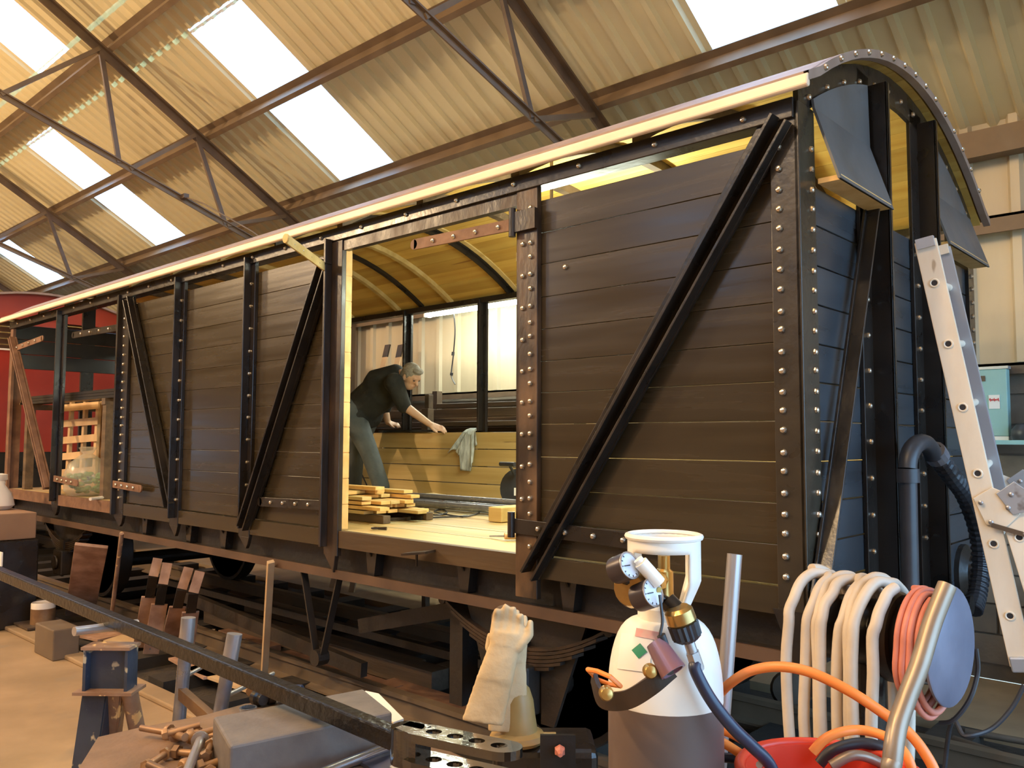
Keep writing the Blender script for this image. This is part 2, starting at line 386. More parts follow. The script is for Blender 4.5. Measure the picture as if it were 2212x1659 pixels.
for s0 in (1.36, 2.66, 4.0, 5.3, 6.6, 7.9):
    obj('purlin', zsec(rp, s0, XL, XR), 'steel_brown', ceiling)
for s0 in (1.36, 4.0, 6.6): obj('purlin', zsec(rq, s0, XL, XR), 'steel_brown', ceiling)
# roof trusses
def truss(x):
    t = thing('roof_truss', 'x', 'roof truss', (x, YW-.2, ZW-.35), 'steel trusses under the shed roof'); del t['category']; del t['label']
    t['kind'] = 'structure'; del t['group']
    ch = lambda s, o=-.22: rp(x, s, o)
    def low(y): return Vector((x, y, 3.66 + (YW-y)*.345))       # raised bottom chord
    b = B(); b.beam(ch(.05), ch(SR-.05), .11, .02, (0, 0, 1), (0, .04)); b.beam(ch(.05), ch(SR-.05), .02, .09, (0, 0, 1), (0, -.01)); obj('top_chord', b, 'steel_dark', t)
    b = B(); b.beam(low(3.75), low(-1.6), .07, .014, (0, 0, 1), (0, .03)); b.beam(low(3.75), low(-1.6), .014, .06); obj('bottom_chord', b, 'steel_brown', t)
    b = B(); b.beam((x, YR, ZW+SR*ST-.3), (x, YR, low(-1.6).z), .05, .05, (1, 0, 0)); b.beam(low(-1.6), (x, 2*YR+1.6, low(-1.6).z), .06, .06); obj('tie', b, 'steel_brown', t)
    for (s_, y_) in ((2.70, 1.96), (4.0, .68)):
        b = B(); b.beam(ch(s_), low(y_), .05, .035, (1, 0, 0)); obj('strut', b, 'steel_dark', t)
    for (s_, y_) in ((1.28, 1.98), (2.72, .80), (4.02, -.50)):
        b = B(); b.beam(ch(s_), low(y_), .045, .045, (1, 0, 0)); obj('web_brace', b, 'steel_brown', t)
    b = B(); b.bx(x-.07, x+.07, YW-.30, YW-.12, 0, ZW-.1); obj('stanchion', b, 'steel_brown', t)
    b = B(); b.beam((x, 2*YR-YW+.3, ZW-.2), (x, YR, ZW+SR*ST-.25), .11, .1); b.bx(x-.07, x+.07, YF+.12, YF+.3, 0, ZW-.1); obj('near_chord', b, 'steel_brown', t)
for x in (-18.05, -13.05, -8.05, -3.07): truss(x)
b = B(); b.box(at(398, 425, X=-8.0), (.12, .06, .05)); b.tube([at(398, 425, X=-8.0), at(440, 440, X=-7.6), at(545, 500, X=-6.9), at(600, 540, X=-6.4)], .008, 6)
obj('conduit_run', b, 'steel_dark', ceiling)
# other walls (behind and beside the camera) with the daylight doorway and windows the light comes from
b = B(); b.bx(XL, XR, YF-.2, YF, 0, ZW+.1); wall_front = struct('wall_front', b, 'block_wall')
zr = ZW+SR*ST
b = B(); b.prism([(YF, 0), (-10.1, 0), (-10.1, 2.5), (-9.4, 2.5), (-9.4, 0), (YW, 0), (YW, ZW), (YR, zr), (YF, ZW)], (XL, 0, 0), (0, 1, 0), (0, 0, 1), -.2); wall_left = struct('wall_left', b, 'sheet_wall')
b = B(); b.prism([(YF, 0), (-3.4, 0), (-3.4, 3.8), (3.0, 3.8), (3.0, 0), (YW, 0), (YW, ZW), (YR, zr), (YF, ZW)], (XR, 0, 0), (0, 1, 0), (0, 0, 1), .2); wall_right = struct('wall_right', b, 'sheet_wall')
b = B(); b.bx(-60, 40, -50, 30, -.5, -.32); yard = struct('ground', b, 'concrete')

# ------------------------------------------------------------------ the goods van
VL, VW, ZF, ZE = -9.09, 2.38, 1.20, 3.05
YC = 1.15
def arc(y, dz=0.0): return 3.47 - .275*(y-YC)**2 + dz
van = thing('goods_van', 'long dark brown wooden goods van under restoration with open doorway and curved roof', 'railway van', (-4.5, YC, 0))
bolt_b = B(); bolt_b.lathe((0, 0, 0), (0, -1, 0), [(.0135, 0), (.0135, .005), (.010, .011), (.004, .014)], 8); boltm = mesh('bolt', bolt_b, 'bolt_steel', 30)
boltx_b = B(); boltx_b.lathe((0, 0, 0), (1, 0, 0), [(.0135, 0), (.0135, .005), (.010, .011), (.004, .014)], 8); boltxm = mesh('bolt', boltx_b, 'bolt_steel', 30)
# floor boards
fb = B(); fb.bx(VL+.04, -.04, 0, .153, ZF-.05, ZF); fbm = mesh('floor_board', fb, 'floor_wood')
for i in range(15): inst('floor_board', fbm, (0, .03+i*.155, random.uniform(-.002, .002)), van)
for xa, xb, m_ in ((VL, -6.1, 'rust_flat'), (-6.1, -2.87, 'van_paint'), (-2.87, -1.41, 'edge_paint'), (-1.41, 0, 'van_paint')):
    b = B(); b.bx(xa, xb, -.012, .03, ZF-.10, ZF-.001); obj('floor_edge_board', b, m_, van)
# solebars, headstocks, cross members
for y0, sg in ((.10, 1), (VW-.14, -1)):
    b = B(); b.bx(VL, 0, y0, y0+.03, .93, 1.14); b.bx(VL+.0, 0, y0-.10 if sg > 0 else y0, y0+.03 if sg > 0 else y0+.13, .93, .955); b.bx(VL, 0, y0-.08 if sg > 0 else y0, y0+.02 if sg > 0 else y0+.11, 1.11, 1.14)
    o = obj('solebar', b, 'underframe', van)
b = B(); b.bx(VL, -.05, -.004, .010, .912, .965); obj('solebar_lip', b, 'rust_lip', van)
for x in (-.06, VL+.06, -2.9, -4.5, -6.1):
    b = B(); b.bx(x-.05, x+.05, .12, VW-.12, .90, 1.14); obj('headstock' if x > -.1 or x < -9 else 'cross_member', b, 'iron_black', van)
# tapered brackets under the doorway
for px in (790, 990, 1215, 470, 395, 300):
    x = at(px, 1190, Y=0).x
    b = B(); b.prism([(-.055, 0), (.055, 0), (.03, -.17), (-.03, -.17)], (x, .11, 1.13), (1, 0, 0), (0, 0, 1), .07); b.prism([(0, 0), (-.10, 0), (0, -.16)], (x-.006, .10, 1.13), (0, 1, 0), (0, 0, 1), .012)
    obj('bracket', b, 'iron_black', van)
b = B(); b.beam(at(878, 1196, Y=-.10), at(930, 1192, Y=-.06), .10, .012); b.tube([at(900, 1196, Y=-.06), at(900, 1222, Y=-.03)], .008, 6); obj('door_stop', b, 'iron_rust', van)

# side planks (painted outside, bare inside)
def plank(x0, x1, z0, z1, y0, y1, outer, inner, par, side=-1):
    b = B(); b.bx(x0, x1, y0, y1, z0, z1, 1)
    for i, f in enumerate(b.f):
        n = (b.v[f[1]]-b.v[f[0]]).cross(b.v[f[2]]-b.v[f[0]]).normalized(); c = sum((b.v[k] for k in f), Vector())/4
        if abs(n.y) > .9 and ((c.y < (y0+y1)/2) if side < 0 else (c.y > (y0+y1)/2)): b.m[i] = 0
        if abs(n.z) > .9: b.m[i] = 0
    return obj('plank', b, [outer, inner], par, bevel=.0018)
ZP = [1.205, 1.355, 1.51, 1.665, 1.82, 1.97, 2.12, 2.275, 2.43, 2.59, 2.745, 2.905]
for x0, x1 in ((-1.36, -.03), (-5.98, -2.90)):
    for i in range(11): plank(x0, x1, ZP[i]+.0012, ZP[i+1]-.0012, .012, .06, 'van_paint', 'pine_pale', van)
for i in range(4): plank(VL+3.0, -.06, ZP[i]+.003, ZP[i+1]-.003, VW-.07, VW-.02, 'van_paint', 'pine_pale', van, 1)
b = B(); b.bx(-5.98, -2.86, .0, .06, 1.10, 1.20); b.bx(-1.38, -.02, .0, .06, 1.10, 1.20); obj('side_sill', b, 'van_paint', van)

# posts: plate on the planks with a standing rib, bolts in a row
def post(x0, x1, z0=1.08, z1=3.03, rib=True, m='iron_black', bolts=None, y0=-.016, y1=.012, bx=None, dy=0, inner=False):
    b = B(); b.bx(x0, x1, y0, y1, z0, z1)
    if rib: xm = (x0*.4+x1*.6); b.bx(xm-.009, xm+.009, y0-.055, y0, z0+.06, z1-.02)
    b.prism([(x0, z0+.002), (x1, z0+.002), (x1-.02, z0-.05), ((x0+x1)/2+.03, z0-.08)], (0, y1-.001, 0), (1, 0, 0), (0, 0, 1), y1-y0-.002)
    p = obj('post', b, m, van, bevel=.003)
    for z in (bolts or []): inst('bolt', boltm, (bx if bx is not None else x0+.035, y0, z), p)
    return p
zb = [z for k in range(11) for z in (ZP[k]+.04, ZP[k+1]-.04)]
zs = [(ZP[k]+ZP[k+1])/2 for k in range(11)]
# corner post at the right end (angle round both faces)
b = B(); b.bx(-.10, .012, -.016, .012, 1.10, 3.03); b.bx(-.004, .016, -.016, .13, 1.10, 3.03); cp = obj('corner_post', b, 'corner_paint', van, bevel=.003)
for z in zb:
    inst('bolt', boltm, (-.065, -.016, z+random.uniform(-.006, .006)), cp); inst('bolt', boltxm, (.016, .085, z), cp)
b = B(); b.prism([(-.12, 1.12), (.016, 1.12), (.016, .90), (-.02, .88)], (0, .012, 0), (1, 0, 0), (0, 0, 1), .03); b.prism([(-.016, 1.12), (.14, 1.12), (.05, .82), (.0, .82)], (.001, 0, 0), (0, 1, 0), (0, 0, 1), .02); obj('corner_gusset', b, 'iron_black', van)
# doorway posts
b = B(); b.bx(-1.42, -1.285, -.02, .012, 1.0, 3.0); b.bx(-1.42, -1.40, -.02, .10, 1.18, 3.0); dp = obj('door_post', b, 'door_rust', van, bevel=.003)
for z in zb: inst('bolt', boltm, (-1.325, -.02, z+random.uniform(-.008, .008)), dp)
for z in zs: inst('bolt', boltm, (-1.375, -.02, z+.03), dp)
b = B(); b.bx(-3.0, -2.862, -.02, .012, 1.05, 3.0); b.bx(-2.985, -2.965, -.07, -.02, 1.1, 2.98); b.prism([(-3.0, 1.06), (-2.88, 1.06), (-2.90, .95)], (0, .01, 0), (1, 0, 0), (0, 0, 1), .03); obj('door_post', b, 'iron_rust', van, bevel=.003)
b = B(); b.bx(-2.895, -2.868, .013, .058, 1.2, 3.0); obj('door_jamb', b, 'pine_end', van)
for i in range(11):
    b = B(); b.bx(-2.868, -2.864, .013, .058, ZP[i]+.003, ZP[i+1]-.003); obj('plank_end', b, 'pine_end', van)
post(-4.02, -3.88, bolts=zs, bx=-3.93); post(-5.07, -4.93, bolts=zs, bx=-4.97)
post(-6.12, -5.94, bolts=[z for z in zb if z < 2.8], bx=-6.02, rib=False)
b = B(); b.bx(-6.12, -6.09, -.05, .10, 1.1, 3.0); obj('door_post', b, 'iron_black', van)
post(-7.62, -7.45, rib=True); 
b = B(); b.bx(-9.09, -9.0, -.016, .012, 1.0, 3.03); b.bx(-9.09, -9.07, -.016, .12, 1.0, 3.03); obj('corner_post', b, 'rust_flat', van)
glint_pos = at(1222, 577, Y=.012); inst('bolt', boltm, (glint_pos.x, .012, glint_pos.z), van)  # bolt head added in place of light glinting through a plank hole
# diagonal braces: flat bar with a standing rib
def brace(a, c, m='iron_black', y=-.008, wd=.135, rib=.07):
    a, c = Vector((a[0], y, a[1])), Vector((c[0], y, c[1]))
    b = B(); b.beam(a, c, .016, wd, (c-a).cross(Vector((0, 1, 0)))); b.beam(a+Vector((0, -rib/2-.006, 0)), c+Vector((0, -rib/2-.006, 0)), rib, .014, (c-a).cross(Vector((0, 1, 0))))
    b.beam(a+Vector((0, -rib/2-.006, 0)), c+Vector((0, -rib/2-.006, 0)), rib*.7, .012, (c-a).cross(Vector((0, 1, 0))), (0, wd/2-.006))
    return obj('brace', b, m, van, bevel=.002)
brace((-.06, 2.98), (-1.33, 1.13)); brace((-3.02, 2.86), (-3.93, 1.16)); brace((-5.93, 2.93), (-5.03, 1.22))
brace((-8.95, 2.85), (-7.66, 1.25), 'rust_flat', wd=.06)
o = brace((-7.6, 2.75), (-9.0, 1.3), 'rust_flat', y=VW-.03, wd=.05, rib=.03)
brace((-3.0, 2.9), (-1.5, 1.3), 'iron_black', y=VW+.02); brace((-6.95, 2.95), (-5.6, 1.25), 'iron_black', y=VW-.0)
# far side posts and cantrails
for x in (-1.35, -2.9, -4.02, -5.07, -6.1, -7.55, -8.98, -.08):
    b = B(); b.bx(x-.05, x+.05, VW-.018, VW+.01, 1.05, 3.03); b.bx(x-.012, x+.012, VW-.075, VW-.018, 1.83, 3.03); q = obj('post', b, 'iron_black', van, bevel=.003)
    for z in (2.0, 2.2, 2.4, 2.6, 2.8): inst('bolt', boltm, (x-.03, VW-.018, z), q)
for y0 in (-.03, VW-.06):
    b = B(); b.bx(VL, 0, y0, y0+.09, 2.965 if y0 < 0 else 2.995, 3.045); q = obj('cantrail', b, 'iron_black', van, bevel=.004)
    if y0 < 0:
        for k in range(22): inst('bolt', boltm, (-.2-k*.41, -.03, 3.005), q)
b = B(); b.bx(-2.86, -1.42, -.012, .03, 2.90, 2.965); obj('door_lintel', b, 'iron_rust', van)
# hinge straps left on the posts
def strap(a, c, m='rust_flat', h=.06, upv=(0, 0, 1), th=.012):
    b = B(); b.beam(a, c, th, h, upv); d = (Vector(c)-Vector(a)).normalized()
    b.cyl(Vector(c)-Vector((0, .006, 0)), Vector(c)+Vector((0, .006, 0)), h/2, n=12)
    q = obj('hinge_strap', b, m, van, bevel=.002)
    for t in (.2, .4, .6, .8):
        p = Vector(a).lerp(Vector(c), t); inst('bolt', boltm, (p.x, p.y-.007, p.z), q)
strap((-1.36, -.035, 2.80), (-2.17, -.035, 2.82)); b = B(); b.bx(-1.43, -1.28, -.045, -.02, 2.76, 2.86); b.cyl((-1.43, -.04, 2.74), (-1.43, -.04, 2.88), .018); obj('hinge', b, 'iron_rust', van)
strap((-3.0, -.03, 2.80), (-2.72, -.5, 2.86), 'pine_pale', .055)
strap((-1.42, -.03, 1.335), (-.62, -.03, 1.315), 'iron_black', .07); b = B(); b.cyl((-1.43, -.04, 1.28), (-1.43, -.04, 1.40), .018); obj('hinge', b, 'iron_rust', van)
strap((-3.0, -.03, 1.345), (-3.72, -.03, 1.33), 'iron_black', .06); strap((-6.13, -.04, 1.36), (-5.55, -.04, 1.34), 'rust_flat', .06)
strap((-7.5, -.04, 1.36), (-6.85, -.06, 1.34), 'rust_flat', .06); strap((-9.0, -.02, 2.73), (-8.05, -.02, 2.78), 'rust_flat', .06)
strap((-6.12, -.02, 2.72), (-7.2, -.02, 2.74), 'iron_black', .06)
# roof: boards inside, covered skin, cream edge
rb = 19; y0r, y1r = -.07, VW+.05
for i in range(rb):
    ya = y0r + (y1r-y0r)*i/rb + .0015; yb = y0r + (y1r-y0r)*(i+1)/rb - .0015
    b = B(); vs = []
    for x in (VL-.05, .05):
        for y in (ya, yb):
            for dz in (0, .022): vs.append((x, y, arc(y, dz)))
    b.add(vs, [(0, 1, 3, 2), (4, 6, 7, 5), (0, 4, 5, 1), (2, 3, 7, 6), (0, 2, 6, 4), (1, 5, 7, 3)]); obj('roof_board', b, 'pine', van)
b = B(); n = 24
def skin(i, dz): y = y0r-.03 + (y1r-y0r+.06)*i/n; return y, arc(min(max(y, y0r), y1r), dz)
vs = [(x, *skin(i, dz)) for x in (VL-.08, .075) for dz in (.0235, .034) for i in range(n+1)]; q = n+1; fs = []
for i in range(n):
    fs += [(i, i+1, 2*q+i+1, 2*q+i), (q+i, q+i+1, 3*q+i+1, 3*q+i), (i, i+1, q+i+1, q+i), (2*q+i, 2*q+i+1, 3*q+i+1, 3*q+i)]
fs += [(0, q, 3*q, 2*q), (n, q+n, 3*q+n, 2*q+n)]
b.add(vs, fs); obj('roof_covering', b, 'roof_skin', van, True)
b = B(); b.prism([(-.115, 3.040), (-.10, 3.032), (-.085, 3.04), (-.085, 3.085), (-.098, 3.088), (-.112, 3.076)], (VL-.08, 0, 0), (0, 1, 0), (0, 0, 1), -(VL-.08)+.094); obj('roof_edge_batten', b, 'cream_edge', van, bevel=.006)
for xe, m_ in ((.06, 'roof_skin'), (VL-.08, 'rust_flat')):
    b = B()
    for i in range(n):
        (ya, za), (yb, zb_) = skin(i, .0), skin(i+1, .0)
        b.add([(xe, ya, za-.004), (xe, yb, zb_-.004), (xe, yb, zb_+.034), (xe, ya, za+.034), (xe+.035, ya, za-.004), (xe+.035, yb, zb_-.004), (xe+.035, yb, zb_+.034), (xe+.035, ya, za+.034)], [(0, 1, 2, 3), (4, 5, 6, 7), (0, 1, 5, 4), (3, 2, 6, 7)])
    q_ = obj('roof_end_rim', b, m_, van, True)
    if xe > 0:
        for i in range(15):
            y = .05+i*.155; c = B(); 
            inst('bolt', boltxm, (xe+.035, y, arc(y, .016)), q_)
# hoops under the roof boards
def hoop(x, m, w_=.05, h=.05, ya=.0, yb=VW-.02):
    b = B(); N_ = 20; rings = []
    for i in range(N_+1):
        y = ya+(yb-ya)*i/N_; z = arc(y, 0); rings.append([Vector((x-w_/2, y, z-.001)), Vector((x+w_/2, y, z-.001)), Vector((x+w_/2, y, z-h)), Vector((x-w_/2, y, z-h))])
    b.loft(rings); return obj('roof_hoop', b, m, van)
for x in (-.72, -1.45, -2.17, -2.92, -6.75, -7.5, -8.25): hoop(x, 'wood_dark', .055, .06)
for x in (-4.43, -5.2, -5.98): hoop(x, 'pine_pale', .05, .045)
hoop(-3.66, 'iron_black', .075, .02); hoop(-3.66, 'iron_black', .014, .06); hoop(-3.66+.07, 'pine_pale', .05, .012); hoop(-4.85, 'iron_black', .05, .03)
# right end: planks, arch plate, posts, vents, diagonal
for i in range(10):
    for ya, yb in ((.10, .70), (.72, 1.40), (1.42, VW-.04)):
        b = B(); b.bx(-.05, -.006, ya, yb, ZP[i]+.0025, ZP[i+1]-.0025); b.m = [1 if k == 1 else 0 for k in range(6)]; b.m = [0]*6; obj('end_plank', b, 'end_paint', van, bevel=.003)
b = B(); b.bx(-.05, -.005, .03, VW-.05, .95, 1.20); obj('end_sill', b, 'end_paint', van)
def archplate(xa, xb, ya, yb, drop, m, nm):
    b = B(); rings = []
    for i in range(17):
        y = ya+(yb-ya)*i/16; z = arc(y, -.004); rings.append([Vector((xa, y, z)), Vector((xb, y, z)), Vector((xb, y, z-drop)), Vector((xa, y, z-drop))])
    b.loft(rings); return obj(nm, b, m, van)
ap = archplate(-.006, .014, -.01, VW-.01, .13, 'iron_black', 'end_arch_plate')
for k in range(13):
    y = .08+k*.18; inst('bolt', boltxm, (.014, y, arc(y)-.085), ap)
for yp in (.72, 1.42):
    b = B(); b.bx(-.004, .014, yp-.12, yp+.06, 1.0, arc(yp)-.05); b.bx(.0, .10, yp-.006, yp+.010, 1.0, arc(yp)-.10); b.bx(.090, .10, yp-.006, yp+.03, 1.0, arc(yp)-.10)
    q = obj('end_post', b, 'iron_black', van, bevel=.003)
    for z in zs[:10]: inst('bolt', boltxm, (.014, yp-.07, z), q)
b = B(); b.bx(-.10, .014, VW-.10, VW+.012, 1.0, 3.03); q = obj('corner_post', b, 'iron_black', van)
for z in zb[:20]: inst('bolt', boltxm, (.014, VW-.05, z), q)
def vent(ya, yb, m='vent_plate'):
    N_ = 8; vs = []
    for i in range(N_+1):
        y = ya+(yb-ya)*i/N_; z = arc(y)-.10
        vs += [(.018, y, z), (.022, y, 3.03), (.115, y, 2.735)]
    vs2 = [(x+.010, y, z) for x, y, z in vs]; n3 = len(vs); fs = []
    for i in range(N_):
        for j in range(2):
            a0 = i*3+j; fs += [(a0, a0+1, a0+4, a0+3), (n3+a0, n3+a0+1, n3+a0+4, n3+a0+3)]
        fs += [(i*3, i*3+3, n3+i*3+3, n3+i*3), (i*3+2, i*3+5, n3+i*3+5, n3+i*3+2)]
    for i in (0, N_):
        for j in range(2): a0 = i*3+j; fs.append((a0, a0+1, n3+a0+1, n3+a0))
    b = B(); b.add(vs+vs2, fs); v = obj('end_vent', b, m, van)
    b = B(); b.box((.075, (ya+yb)/2, 2.745), (.09, yb-ya-.04, .02)); obj('vent_sill', b, 'pine_end', v)
mat('vent_plate', (.095, .098, .102), .42, col2=(.12, .122, .126), scale=6, rvar=.08)
vent(.10, .69); vent(1.52, VW-.10)
b = B(); b.beam((.03, .66, 2.80), (.03, .0, 1.17), .05, .012, (1, 0, 0)); b.beam((.055, .66, 2.80), (.055, .0, 1.17), .012, .06, (1, 0, 0)); obj('end_brace', b, 'iron_black', van, bevel=.002)
# vacuum standpipe with its ribbed hose
b = B(); pts = [Vector((.20, .50, .85)), Vector((.20, .52, 1.2)), Vector((.20, .53, 1.60))]
b.tube(pts, .034, 12); b.cyl((.20, .53, 1.58), (.20, .53, 1.635), .043, n=14); sp = obj('standpipe', b, 'black_rubber', van, True)
b = B(); ctr = Vector((.20, .67, 1.635)); b.tube([ctr+Vector((.02*(1-math.cos(PI*i/12))/2, -.14*math.cos(PI*i/12*.86), .105*math.sin(PI*i/12*.86))) for i in range(13)], .036, 12); obj('swan_neck', b, 'black_rubber', sp, True)
path = spline([(.22, .80, 1.705), (.24, .96, 1.60), (.24, 1.18, 1.50), (.24, 1.36, 1.34), (.24, 1.40, 1.18), (.24, 1.33, 1.05), (.24, 1.24, .98)], 22)
b = B(); b.tube(path, [.036+(.006 if (i//2) % 2 else 0) for i in range(len(path))], 12); obj('ribbed_hose', b, 'black_rubber', sp)
b = B(); b.cyl(path[0], path[8], .047, n=14); obj('hose_clip', b, 'galv', sp)
for yb_ in (.34, VW-.36):
    b = B(); b.lathe((-.01, yb_, 1.04), (1, 0, 0), [(.15, 0), (.15, .03), (.10, .06), (.09, .12), (.05, .12)], 18); obj('buffer_guide', b, 'iron_black', van, True)
b = B(); b.lathe((.0, YC, 1.02), (1, 0, 0), [(.09, 0), (.09, .02), (.03, .03), (.03, .22), (.045, .26)], 12); obj('draw_hook', b, 'iron_black', van, True)
# left end: open frame with upper boarding
for i in range(3):
    b = B(); b.bx(VL+.0, VL+.045, .0, 1.85, 2.53+i*.165, 2.69+i*.165); obj('end_plank', b, 'board_black', van, bevel=.003)
for yp in (.80, 1.80, VW-.06):
    b = B(); b.bx(VL, VL+.04, yp-.07, yp+.07, 1.0, arc(yp)-.03); obj('end_post', b, 'iron_black', van)
# springs, axle guards, wheels
def wheelset(x):
    b = B(); b.cyl((x, .1, .50), (x, VW-.1, .50), .07); ax = obj('axle', b, 'underframe', van)
    for y, sg in ((.44, 1), (VW-.56, 1)):
        b = B(); b.lathe((x, y, .625), (0, 1, 0), [(.43, 0), (.465, .0), (.465, .10), (.47, .11), (.47, .135), (.40, .135), (.37, .09), (.12, .07), (.12, .03), (.37, .04), (.43, 0)], 32); obj('wheel', b, 'underframe', van, True)
    for y in (.13, VW-.13):
        b = B(); b.prism([(-.42, .95), (.42, .95), (.20, .38), (.12, .38), (.12, .62), (-.12, .62), (-.12, .38), (-.20, .38)], (x, y+.012, 0), (1, 0, 0), (0, 0, 1), .02); obj('axle_guard', b, 'underframe', van)
        b = B(); b.bx(x-.11, x+.11, y-.10, y+.06, .42, .66); b.cyl((x, y-.10, .54), (x, y-.13, .54), .07); obj('axlebox', b, 'underframe', van, bevel=.015)
        sp_ = None
        for k in range(6):
            L_ = .55-.07*k; b = B(); rings = []
            for i in range(13):
                u = -1+2*i/12; xx = x+u*L_; z = .70+k*-.0+.17*(u*L_/.55)**2-.018*k+.02
                rings.append([Vector((xx, y-.045, z)), Vector((xx, y+.045, z)), Vector((xx, y+.045, z+.015)), Vector((xx, y-.045, z+.015))])
            b.loft(rings); obj('spring_leaf', b, 'iron_rust', van)
        b = B(); b.bx(x-.05, x+.05, y-.06, y+.06, .60, .76); obj('spring_buckle', b, 'underframe', van)
        for s_ in (-1, 1):
            b = B(); b.beam((x+s_*.55, y, .88), (x+s_*.60, y, .95), .05, .04, (0, 1, 0)); b.cyl((x+s_*.55, y-.05, .89), (x+s_*.55, y+.05, .89), .025); obj('spring_shackle', b, 'underframe', van)
wheelset(-1.5); wheelset(-7.55)
# brake gear: V hanger, pull rods, cross beams
x = at(690, 1290, Y=.05).x
b = B(); b.beam((x-.20, .06, .93), (x-.03, .06, .40), .012, .045, (0, 1, 0)); b.beam((x+.20, .06, .93), (x+.03, .06, .40), .012, .045, (0, 1, 0)); b.cyl((x, .02, .40), (x, .10, .40), .05); obj('v_hanger', b, 'underframe', van)
b = B(); b.beam((-3.1, .35, .55), (-2.05, .35, .82), .05, .09); obj('brake_lever', b, 'underframe', van)
b = B(); b.beam((-6.5, .6, .42), (-2.0, .6, .42), .05, .05); b.beam((-5.4, .3, .45), (-3.0, .3, .30), .05, .09); obj('pull_rod', b, 'underframe', van)
b = B(); b.bx(-2.13, -2.03, .22, .34, .30, .93); obj('hanger', b, 'underframe', van)

# ------------------------------------------------------------------ inside the van: lamps, timber, worker
def batten(xa, xb, y, z, label, drop, hw=.05):
    t = thing('batten_light', label, 'light', ((xa+xb)/2, y, z-.06), 'lit strip lights')
    b = B(); b.bx(xa, xb, y-hw, y+hw, z, z+.035); obj('casing', b, 'enamel_white', t, bevel=.006)
    for dy in (-.026, .026):
        b = B(); b.cyl((xa+.03, y+dy, z-.022), (xb-.03, y+dy, z-.022), .018, n=12); obj('tube', b, 'tube_light', t, True)
    for x in (xa+.012, xb-.012):
        b = B(); b.bx(x-.012, x+.012, y-.05, y+.05, z-.045, z+.002); obj('end_cap', b, 'enamel_white', t)
    for x in (xa+.2, xb-.2):
        b = B(); b.beam((x, y, z+.03), drop(x), .02, .012, (1, 0, 0)); obj('hanger', b, 'steel_dark', t)
YT = 3.45; xa_, zt_ = at(922, 672, Y=YT).x, at(1000, 668, Y=YT).z+.01
batten(xa_, xa_+2.4, YT, zt_, 'lit fluorescent batten in front of the ribbed wall behind the van', lambda x: (x, YW-.06, zt_+.12))
t = thing('batten_light', 'lit fluorescent batten hung crosswise behind the right door post', 'light', (-1.80, 1.1, 2.72), 'lit strip lights')
b = B(); b.bx(-1.815, -1.785, .45, 1.75, 2.80, 2.83); obj('casing', b, 'enamel_white', t, bevel=.004)
for dx in (-.030, .030):
    b = B(); b.cyl((-1.80+dx, .48, 2.785), (-1.80+dx, 1.72, 2.785), .018, n=12); obj('tube', b, 'tube_light_bay', t, True)
for y in (.46, 1.74):
    b = B(); b.bx(-1.85, -1.75, y-.012, y+.012, 2.76, 2.81); obj('end_cap', b, 'enamel_white', t)
for y in (.7, 1.5):
    b = B(); b.bx(-1.805, -1.795, y-.01, y+.01, 2.83, arc(y)); obj('hanger', b, 'steel_dark', t)
b = B(); b.tube(spline([at(980, 674, Y=3.45), at(983, 715, Y=3.5), at(979, 770, Y=3.55), at(975, 810, Y=3.55), at(983, 830, Y=3.55)], 6), .008, 6); b.cyl(at(979, 760, Y=3.55), at(978, 768, Y=3.55), .018); b.cyl(at(976, 805, Y=3.55), at(975, 811, Y=3.55), .018)
tag(obj('hanging_cable', b, 'black_rubber', None, True), 'black cable hanging from the strip light in front of the ribbed wall', 'cable')
# the worker bending over the far planks
P = lambda px, py, y: at(px, py, Y=y)
pel = P(778, 893, 2.0); chest = P(828, 842, 2.03); nk = P(862, 812, 2.05); hd = P(887, 814, 2.06)
sh1, el1, wr1 = P(852, 826, 1.90), P(872, 876, 2.04), P(928, 916, 2.20)
sh2, el2, wr2 = P(846, 832, 2.22), P(830, 884, 2.26), P(838, 912, 2.27)
kn1, an1 = P(797, 975, 1.92), P(824, 1046, 1.93); kn2, an2 = P(768, 975, 2.08), P(764, 1046, 2.10)
hip1, hip2 = pel+Vector((.02, -.09, -.04)), pel+Vector((.0, .09, -.04))
man = thing('person', 'grey-haired person in dark shirt and jeans bending over the far van planks', 'person', (pel.x, pel.y, ZF))
cu = Vector((.55, .0, .83)).normalized(); fc = Vector((.80, .08, -.58)); fc = (fc-cu*fc.dot(cu)).normalized(); sdv = cu.cross(fc)
RH = Matrix((fc, sdv, cu)).transposed()
hp = lambda f, s_, u: hd + fc*f + sdv*s_ + cu*u
b = B()
b.chain([pel, chest, nk], [.11, .14, .07]); b.cap(sh1, sh2, .07); b.cap(hip1, hip2, .08)
b.chain([nk, hd-cu*.05], [.062, .058])
b.ell(hd+cu*.02, (.098, .076, .105), RH); b.ell(hp(.015, 0, -.06), (.07, .058, .065), RH)
b.cap(hp(.088, 0, .01), hp(.108, 0, -.022), .012, .016); b.cap(hp(.075, -.022, -.055), hp(.075, .022, -.055), .012)
b.cap(hp(.085, -.035, .028), hp(.085, .035, .028), .014)
for s_ in (-1, 1): b.ell(hp(-.005, s_*.078, -.008), (.020, .010, .034), RH)
for (sh, el, wr, k) in ((sh1, el1, wr1, 1), (sh2, el2, wr2, 2)): b.chain([sh, el, wr], [.062, .048, .030])
